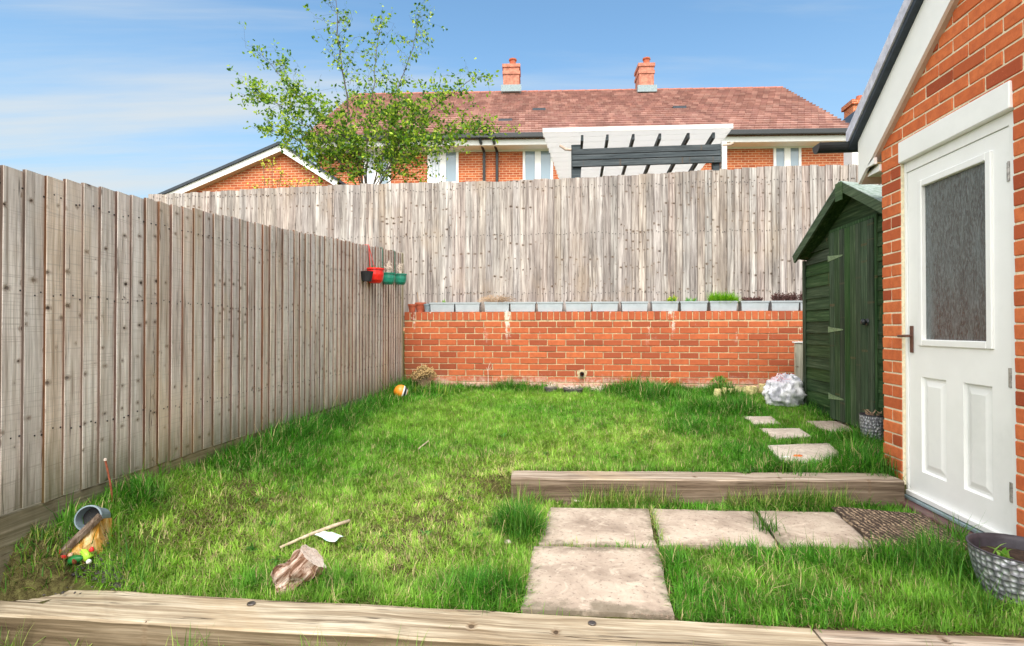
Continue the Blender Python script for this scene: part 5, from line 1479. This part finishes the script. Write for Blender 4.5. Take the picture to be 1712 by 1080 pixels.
# ------------------------------------------------------------------ metal pots, mat
def metal_pot(label, x, y, z, r_top, r_bot, h, group='hammered metal pots by the outhouse'):
    o = thing('metal_pot', label, 'pot', (x, y, z), 0, group)
    prof = [(0, 0), (r_bot, 0), (r_bot * 1.02, .01)] + [(r_bot + (r_top - r_bot) * math.sin(f * 1.45) / math.sin(1.45) * 1.0, h * f) for f in (.2, .4, .6, .8, .97)]
    build(MB().lathe(prof, 36), 'pot_body', 'hammered_metal', o, smooth=True)
    build(MB().lathe([(r_top * .99, h * .965), (r_top * 1.025, h * .98), (r_top * 1.03, h), (r_top * .985, h * 1.005), (r_top * .95, h * .9), (r_top * .90, h * .68)], 36), 'rim', 'pot_rim', o, smooth=True)
    build(MB().lathe([(r_top * .92, h * .74), (r_top * .5, h * .77), (0, h * .79)], 20), 'soil', 'soil', o); return o
lp = at_z(1620, 912, .165)
bp = metal_pot('big hammered metal pot with a seedling beside the white door', lp.x + .215, lp.y + .03, -.05, .170, .125, .20)
leafy('seedling', bp, (-.09, -.05), [(.35, .6, .12), (.2, .45, .08)], 12, .04, .08, .024, (.7, .3), z=.155)
sp = ground_px(1462, 744)
mp = metal_pot('smaller hammered metal pot with dead twigs at the corner of the outhouse', sp.x + .015, sp.y + .05, sp.z - .01, .088, .07, .235)
dead_bush('dead_twigs', (0, 0, .2), 12, .07, .09, 'dry_stem', mp, .003)
# doormat
mc = Vector((1.62, 3.06, 0))
mb = MB(); N_ = 14; vs = []
cr = [Vector((1.43, 2.78, 0)), Vector((1.865, 2.80, 0)), Vector((1.928, 3.28, 0)), Vector((1.49, 3.36, 0))]
for j in range(N_ + 1):
    for i in range(N_ + 1):
        u, v = i / N_, j / N_; q = cr[0] * (1 - u) * (1 - v) + cr[1] * u * (1 - v) + cr[2] * u * v + cr[3] * (1 - u) * v
        edge = i in (0, N_) or j in (0, N_); ang = mnoise.noise(q * 12) * .012 if edge else 0
        vs.append((q.x - mc.x + ang, q.y - mc.y + ang, .0 + (.012 + mnoise.noise(q * 9) * .006) - (.012 if edge else 0)))
mb.add(vs, [(j * (N_ + 1) + i, j * (N_ + 1) + i + 1, (j + 1) * (N_ + 1) + i + 1, (j + 1) * (N_ + 1) + i) for j in range(N_) for i in range(N_)])
ring = [i for i in range(N_)] + [j * (N_ + 1) + N_ for j in range(N_)] + [N_ * (N_ + 1) + i for i in range(N_, 0, -1)] + [j * (N_ + 1) for j in range(N_, 0, -1)]
base = len(mb.v); mb.v += [(mb.v[r_][0], mb.v[r_][1], -.012) for r_ in ring]; k_ = len(ring)
for a_ in range(k_): mb.f.append((ring[a_], base + a_, base + (a_ + 1) % k_, ring[(a_ + 1) % k_])); mb.m.append(0)
o = build(mb, 'doormat', 'coir_mat', None, (mc.x, mc.y, .004), smooth=True); tag(o, 'worn dark brown coir doormat on the slabs below the white door', 'doormat')

# ------------------------------------------------------------------ objects lying on the near lawn
def rough_log(name, a, b, ra, rb, mats, seed, squash=1.0, n=14, k=12, amp=.35):
    a = Vector(a); b = Vector(b); L = (b - a).length; vs = []
    for i in range(k + 1):
        f = i / k; r0 = ra + (rb - ra) * f
        for j in range(n):
            t_ = 2 * math.pi * j / n; nn = mnoise.noise(Vector((math.cos(t_) * 1.3 + seed, math.sin(t_) * 1.3, f * 2.2))) + .5 * mnoise.noise(Vector((math.cos(t_) * 3.5, math.sin(t_) * 3.5 + seed, f * 3)))
            rr_ = r0 * (1 + amp * nn); vs.append((rr_ * math.cos(t_), rr_ * math.sin(t_) * squash, L * f + (.01 * mnoise.noise(Vector((t_, seed, 2))) if i in (0, k) else 0)))
    fs = [(i * n + j, i * n + (j + 1) % n, (i + 1) * n + (j + 1) % n, (i + 1) * n + j) for i in range(k) for j in range(n)]
    mb = MB(); mb.add(vs, fs, 0); mb.add([vs[i] for i in range(n)], [tuple(range(n))[::-1]], 1); mb.add([vs[k * n + i] for i in range(n)], [tuple(range(n))], 1)
    q = (b - a).to_track_quat('Z', 'Y'); o = build(mb, name, mats, None, a, q.to_euler(), smooth=False); return o
a = ground_px(472, 990); b = ground_px(518, 935)
o = rough_log('cut_log', (a.x - .005, a.y + .02, a.z + .012), (a.x + .105, a.y + .050, a.z + .125), .066, .060, ['log_bark', 'cut_wood'], 2.2, amp=.55, k=20, n=24); tag(o, 'short knotty cut log with pale sawn end lying at the lawn front', 'log')
# stick
a = ground_px(468, 922); b = ground_px(584, 880)
m1 = a.lerp(b, .4) + Vector((.0, .003, .010)); m2 = a.lerp(b, .75) + Vector((0, .002, .010))
o = build(MB().tube([a + Vector((0, 0, .018)), m1 + Vector((0, 0, .018)), m2 + Vector((0, 0, .02)), b + Vector((0, 0, .028))], [.006, .0085, .010, .009], 8), 'stick', 'pale_stick', None, smooth=True); tag(o, 'pale straight stick lying on the grass above the cut log', 'stick')
a = ground_px(700, 757); b = ground_px(716, 745); o = build(MB().tube([a + Vector((0, 0, .03)), b + Vector((0, 0, .035))], .006, 6), 'stick', 'pale_stick'); tag(o, 'tiny broken stick lying in the middle of the lawn', 'stick')
for (q0, q1, q2, lab) in (((952, 834), (964, 838), (978, 838), 'short curved white root left below the middle sleeper'), ((1050, 836), (1058, 837), (1066, 836), 'short white root below the middle sleeper, right of the curved one')):
    P_ = [at_z(*q, -.01) for q in (q0, q1, q2)]; o = build(MB().tube(P_, [.004, .008, .005], 6), 'root_piece', 'pale_stem', smooth=True); tag(o, lab, 'root')
# paper scrap
c = ground_px(549, 909); mb = MB(); crn = [ground_px(*q) for q in ((526, 907), (542, 894), (574, 911), (557, 924))]
vs = []; N_ = 5
for j in range(N_ + 1):
    for i in range(N_ + 1):
        u, v = i / N_, j / N_; q = crn[0] * (1 - u) * (1 - v) + crn[3] * u * (1 - v) + crn[2] * u * v + crn[1] * (1 - u) * v
        vs.append((q.x - c.x, q.y - c.y, .032 + .02 * mnoise.noise(q * 22) + .012 * u))
mb.add(vs, [(j * (N_ + 1) + i, j * (N_ + 1) + i + 1, (j + 1) * (N_ + 1) + i + 1, (j + 1) * (N_ + 1) + i) for j in range(N_) for i in range(N_)])
o = build(mb, 'paper_scrap', 'paper_scrap', None, c); tag(o, 'pale printed paper scrap beside the stick on the lawn', 'paper')
sm = o.modifiers.new('thickness', 'SOLIDIFY'); sm.thickness = .0012
# split wood chunk with bark side
A = ground_px(112, 935); B = ground_px(170, 872)
wd = thing('split_log', 'orange brown split wood chunk with a grey bark strip leaning on the fallen pot', 'log', (A.x, A.y, A.z))
pA = Vector((0, 0, .02)); 
q = [ground_px(112, 940), ground_px(150, 948), ground_px(180, 918), ground_px(172, 872)]
f3 = MB()
tp_ = ground_px(176, 905); tl = at_y(165, 868, tp_.y - .03) - A; bl_ = at_y(116, 915, A.y - .01) - A
P0 = [ground_px(118, 938) - A, ground_px(144, 944) - A, ground_px(180, 918) - A, ground_px(174, 890) - A]
N_ = 8
vs = []
for j in range(3):
    for i in range(N_ + 1):
        f = i / N_; top = bl_.lerp(tl, f); bot = P0[0].lerp(P0[1], min(f * 2, 1)) if f < .5 else P0[1].lerp(P0[2], (f - .5) * 2)
        qv = top.lerp(bot, j / 2) + Vector((0, -.012 * mnoise.noise(Vector((i * .9, j, 3))) - (.02 if j == 1 else 0), (.02 * mnoise.noise(Vector((i * 1.7, j * 2, 1))) if j == 2 else 0)))
        vs.append(tuple(qv))
fs = [(j * (N_ + 1) + i, (j + 1) * (N_ + 1) + i, (j + 1) * (N_ + 1) + i + 1, j * (N_ + 1) + i + 1) for j in range(2) for i in range(N_)]
K = len(vs); vs += [(v[0] - .01, v[1] + .075, v[2] - .02) for v in vs]
fs += [(a_ + K, b_ + K, c_ + K, d_ + K)[::-1] for (a_, b_, c_, d_) in fs]
for i in range(N_): fs += [(i, i + 1, i + 1 + K, i + K), (2 * (N_ + 1) + i + 1, 2 * (N_ + 1) + i, 2 * (N_ + 1) + i + K, 2 * (N_ + 1) + i + 1 + K)]
fs += [(0, K, K + N_ + 1, N_ + 1), (N_ + 1, K + N_ + 1, K + 2 * (N_ + 1), 2 * (N_ + 1)), (N_, 2 * N_ + 1, K + 2 * N_ + 1, K + N_), (2 * N_ + 1, 3 * N_ + 2, K + 3 * N_ + 2, K + 2 * N_ + 1)]
f3.add(vs, fs); build(f3, 'split_wood', 'split_wood', wd)
rl_ = bl_ + (bl_ - tl) * .25; build(MB().bar(rl_ + Vector((0, -.004, .006)), tl + Vector((.01, -.004, .014)), .034, .016, up=(0, -.4, 1)), 'bark_strip', 'bark', wd)
# fallen grey pot
p = ground_px(160, 882)
pm = MB().lathe([(0, -.09), (.036, -.09), (.046, -.008), (.050, -.008), (.0505, .008), (.045, .009), (.040, -.05), (0, -.06)], 24)
pc = at_y(149, 866, ground_px(150, 893).y - .015); o = thing('fallen_pot', 'grey plastic pot tipped on its side behind the split wood', 'plant pot', pc)
b_ = build(pm, 'pot', ['grey_pot'], o, (0, 0, 0), Vector((.28, -1.0, .30)).to_track_quat('Z', 'Y').to_euler(), smooth=False)
build(MB().lathe([(.041, -.035), (0, -.037)], 20), 'shade_disc', 'pot_black', o, (0, 0, 0), Vector((.28, -1.0, .30)).to_track_quat('Z', 'Y').to_euler())  # dark disc standing in for the shade inside the pot mouth
# rusty stake
a = at_x(190, 846, XL + .10); b = at_x(176, 769, XL + .06)
o = build(MB().tube([a + Vector((0, 0, -.02)), a.lerp(b, .5) + Vector((.004, 0, 0)), b], [.0035, .004, .0045], 7), 'garden_stake', 'rust'); tag(o, 'thin rusty red brown stake leaning in front of the left fence', 'stake')
o2 = build(MB().lathe([(0, .009), (.006, .006), (.006, -.003), (.0, -.004)], 8), 'stake_top', 'pale_stem', o, b)
# gnome-like garden toys lying on their side
def toy(label, px, py_, parts):
    p = ground_px(px, py_); o = thing('garden_figure', label, 'ornament', (p.x, p.y, p.z + .045)); o.scale = (.6, .6, .6)
    for nm, mt, c, rad, h, ax in parts:
        prof = [(0, 0), (rad, 0), (rad * .95, h * .35), (rad * .6, h * .75), (0, h)]
        build(MB().lathe(prof, 10), nm, mt, o, c, Vector(ax).to_track_quat('Z', 'Y').to_euler(), smooth=True)
    return o
toy('small toy figure with a red hat lying by the split wood', 112, 957, [('hat', 'toy_red', (-.025, 0, .012), .028, .07, (.05, -.1, -1) if False else (-.2, -.2, .9)), ('face', 'toy_skin', (.012, .01, .03), .017, .03, (.6, 0, .6)), ('coat', 'toy_green', (.03, .0, .005), .03, .09, (1, .1, .25)), ('boot', 'rust', (.075, -.02, .0), .012, .05, (.2, -.4, .5))])
toy('small lime green toy figure with a red cap lying on the grass', 150, 953, [('body', 'toy_lime', (.0, 0, .0), .03, .085, (-.5, 0, .5)), ('arm', 'toy_lime', (-.01, 0, .03), .012, .08, (-1, 0, .15)), ('cap', 'toy_red', (.012, 0, .05), .016, .03, (.1, 0, 1)), ('foot', 'white_plastic', (.012, -.02, -.01), .016, .03, (.4, -.5, .1))])
# litter by the stepping stone
p = ground_px(1316, 772); o = build(MB().add([(-.05, 0, .02), (-.01, -.012, .02), (.03, .0, .026), (.0, .02, .03), (-.05, 0, .026), (-.01, -.012, .028), (.03, 0, .032), (0, .02, .036)], [(0, 1, 2, 3), (7, 6, 5, 4), (0, 4, 5, 1), (1, 5, 6, 2), (2, 6, 7, 3), (3, 7, 4, 0)]), 'litter', 'white_plastic', None, p); tag(o, 'flat white scrap of litter at the edge of the big stepping stone', 'litter')
p = ground_px(1334, 770); o = build(crumple(.022, 8.1, 1.5, .8, .7, .4, 8), 'litter', 'orange_bit', None, p + Vector((0, 0, .025))); tag(o, 'small crumpled orange scrap beside the white litter', 'litter')
for (px, py_, s, lab) in ((849, 913, .014, 'small round pale stone left of the slab path'), (1098, 676, .016, 'tiny white stone in the long grass near the wall')):
    p = ground_px(px, py_); o = build(crumple(s, 5.5, 1.2, 1, .8, .2, 8), 'pale_stone', 'white_plastic' if px > 1000 else 'pebble', None, p + Vector((0, 0, .02))); tag(o, lab, 'stone')
p = ground_px(1348, 860)

# dark chippings, pebbles (stuff)
def scatter(name, pts, mat, smin, smax):
    mb = MB()
    for (x, y, z) in pts:
        s = rnd.uniform(smin, smax); a = rnd.uniform(0, 6.28); e = rnd.uniform(.5, .9); vs = []
        for (dx, dy, dz) in ((1, 0, 0), (0, 1, 0), (-1, 0, 0), (0, -1, 0), (0, 0, .7), (0, 0, -.7)):
            dx *= 1.2; x2 = dx * math.cos(a) - dy * e * math.sin(a); y2 = dx * math.sin(a) + dy * e * math.cos(a)
            vs.append((x + x2 * s, y + y2 * s, z + dz * s * .7 + .3 * s))
        mb.add(vs, [(0, 1, 4), (1, 2, 4), (2, 3, 4), (3, 0, 4), (1, 0, 5), (2, 1, 5), (3, 2, 5), (0, 3, 5)])
    return stuff(build(mb, name, mat, smooth=(name == 'pebbles')))
pts = []
for (px, py_, r0, n) in ((110, 985, .10, 520), (180, 958, .04, 130), (190, 982, .05, 160), (60, 985, .08, 220), (1690, 1030, .12, 120)):
    c = ground_px(px, py_)
    for _ in range(n):
        x, y = c.x + rnd.gauss(0, r0), c.y + rnd.gauss(0, r0 * .5)
        yb_ = 1.93 + (x + 2.62) * .0376
        if y < yb_: z = (.03 if y > yb_ - .1 and rnd.random() < .06 else None)
        else: z = H(x, y) + .004
        if z is not None: pts.append((x, y, z + .006))
scatter('dark_chippings', pts, 'chipping', .004, .009)
pts = [(rnd.uniform(-2.3, -1.25), rnd.uniform(1.40, 1.70), -.07) for _ in range(1100)]
scatter('pebbles', pts, 'pebble', .008, .016)
pts = []
for _ in range(260):
    f = rnd.random(); x = -.14 + f * 1.7; y = 3.26 + f * .09 + rnd.gauss(0, .02); pts.append((x, y, -.02))
for _ in range(60): pts.append((rnd.uniform(.22, .36), rnd.gauss(2.048, .008), -.012))
scatter('grit', pts, 'grit_brown', .0015, .004)

# ------------------------------------------------------------------ TREE beyond the fence
def tree():
    YB = 9.6
    def TP(x, y, dy=0): return at_y(x, y, YB + dy)
    root = TP(612, 300); root.z = .95
    tr_ = thing('tree', 'slender multi-stemmed tree with sparse yellow green leaves behind the fence', 'tree', root)
    stems = MB(); leaves_p = []; r_ = random.Random(17)
    def limb(pts, r0, r1, depth):
        P_ = [Vector(p) for p in pts]; fine = []
        for i in range(len(P_) - 1):
            for k_ in range(4): fine.append(P_[i].lerp(P_[i + 1], k_ / 4) + Vector([r_.gauss(0, .012) for _ in range(3)]))
        fine.append(P_[-1]); n = len(fine)
        r0 *= .75; r1 *= .8; stems.tube([p - root for p in fine], [r0 + (r1 - r0) * i / (n - 1) for i in range(n)], 6 if r0 > .012 else 4)
        return fine
    b = TP(612, 330)
    mains = [
        ([(612, 330), (598, 270), (585, 200), (572, 120), (566, 60), (560, -20)], .028, .006, 0),
        ([(612, 330), (606, 270), (585, 235), (540, 200), (490, 150), (440, 95)], .020, .004, -.5),
        ([(614, 330), (612, 250), (622, 190), (626, 120), (636, 40)], .022, .005, .5),
        ([(622, 330), (650, 280), (672, 225), (720, 185), (790, 130)], .024, .005, -.3),
        ([(622, 330), (655, 265), (680, 240), (740, 215), (812, 215)], .016, .004, .4),
        ([(612, 330), (590, 285), (560, 255), (500, 235), (445, 215)], .016, .004, .3),
        ([(618, 330), (640, 250), (662, 160), (690, 80), (700, 30)], .018, .004, .8),
        ([(610, 330), (575, 280), (530, 225), (480, 185), (438, 160)], .014, .004, -.8),
        ([(618, 330), (635, 290), (690, 250), (745, 235)], .014, .004, -.6),
        ([(616, 330), (640, 270), (650, 220), (660, 180)], .014, .004, -.4), ([(616, 330), (600, 290), (570, 270), (530, 262)], .012, .004, -.2), ([(620, 330), (665, 290), (700, 225), (725, 150)], .014, .004, .6)]
    for pts, r0, r1, dy in mains:
        P_ = [TP(x, y, dy * i / (len(pts) - 1)) for i, (x, y) in enumerate(pts)]
        P_[0] = Vector((P_[0].x, YB, P_[0].z))
        f = limb(P_, r0, r1, 0)
        stems.tube([Vector((0, 0, 0)), P_[0] - root], [r0 * 1.3, r0], 7) if True else 0
        n = len(f)
        for i in range(3, n):
            t_ = i / n
            for _ in range(3 if t_ > .3 else 2):
                L = r_.uniform(.35, .95) * (1.05 - .5 * t_); d = (f[i] - f[i - 1]).normalized(); sd = Vector((r_.gauss(0, 1), r_.gauss(0, .9), r_.gauss(.1, .5))).normalized()
                dd = (d * .55 + sd * .8).normalized(); q = f[i]; pts2 = [q]
                for s in range(4): dd = (dd + Vector((r_.gauss(0, .15), r_.gauss(0, .15), r_.gauss(.06, .12)))).normalized(); q = q + dd * L / 4; pts2.append(q)
                limb(pts2, max(r1 * .8, .003), .0015, 1)
                dens = 1.0 if q.z < TP(600, 150).z else .5
                for j in range(1, 5):
                    for _ in range(int((2 if j > 1 else 1) * (.4 + .6 * dens) + r_.random() * 4 * dens)):
                        leaves_p.append(pts2[j] + Vector([r_.gauss(0, .022 + .018 * j * .5) for _ in range(3)]))
                    if r_.random() < .7 * dens:
                        e = pts2[j] + Vector((r_.gauss(0, .13), r_.gauss(0, .13), r_.gauss(0, .1)))
                        stems.tube([pts2[j] - root, e - root], .0014, 3)
                        for _ in range(int(4 + 8 * dens * r_.random())): leaves_p.append(e + Vector([r_.gauss(0, .034) for _ in range(3)]))
    build(stems, 'trunk', 'tree_bark', tr_)
    n = len(leaves_p); print('leaves', n)
    V = np.zeros((n, 4, 3)); C = np.zeros((n, 4, 4)); rl = np.random.default_rng(4)
    P_ = np.array([tuple(p - root) for p in leaves_p])
    u = rl.normal(size=(n, 3)); u /= np.linalg.norm(u, axis=1)[:, None]; w = rl.normal(size=(n, 3)); w -= (w * u).sum(1)[:, None] * u; w /= np.linalg.norm(w, axis=1)[:, None]
    s = rl.uniform(.023, .045, n)[:, None]
    V[:, 0] = P_ - u * s; V[:, 1] = P_ + w * s * .55; V[:, 2] = P_ + u * s; V[:, 3] = P_ - w * s * .55
    base = np.array([[.08, .19, .02], [.18, .33, .03], [.30, .44, .04], [.05, .13, .02], [.50, .62, .07]])
    cc = base[rl.integers(5, size=n)] * rl.uniform(.75, 1.25, n)[:, None]; C[:, :, :3] = cc[:, None]; C[:, :, 3] = 1
    me = bpy.data.meshes.new('crown'); me.from_pydata(V.reshape(-1, 3).tolist(), [], [(4 * i, 4 * i + 1, 4 * i + 2, 4 * i + 3) for i in range(n)])
    at = me.color_attributes.new('col', 'FLOAT_COLOR', 'POINT'); at.data.foreach_set('color', C.astype('f').ravel()); me.materials.append(M['leaf'])
    stuff(link('crown', me, tr_))
tree()
# low yellow-leaved shrub tips showing over the fence at left
pts = []
sh_ = at_y(455, 318, 8.2); root = Vector((sh_.x, 8.2, .95)); sb = thing('young_shrub', 'sparse yellow leaved shrub tips showing above the fence left of the tree', 'shrub', root)
mb = MB(); lv = MB(); r_ = random.Random(8)
for (px, py_) in ((425, 310), (440, 272), (455, 268), (465, 300), (485, 306), (520, 300), (470, 285), (448, 300), (500, 300)):
    e = at_y(px, py_, 8.2 + r_.uniform(-.1, .1)) - root; mb.tube([(0, 0, 0), e * .6 + Vector((0, 0, .3)), e], .004, 4)
    for _ in range(26):
        c = e + Vector((r_.gauss(0, .05), r_.gauss(0, .05), r_.gauss(-.03, .05))); u = Vector((r_.gauss(0, 1), r_.gauss(0, 1), r_.gauss(0, 1))).normalized(); v = u.orthogonal().normalized(); s = r_.uniform(.012, .022)
        lv.add([c - u * s, c + v * s * .6, c + u * s, c - v * s * .6], [(0, 1, 2, 3)])
build(mb, 'stems', 'tree_bark', sb)
simple('yellow_leaf', (.42, .44, .04), .6, .25, 20, .05)
stuff(build(lv, 'leaves', 'yellow_leaf', sb))
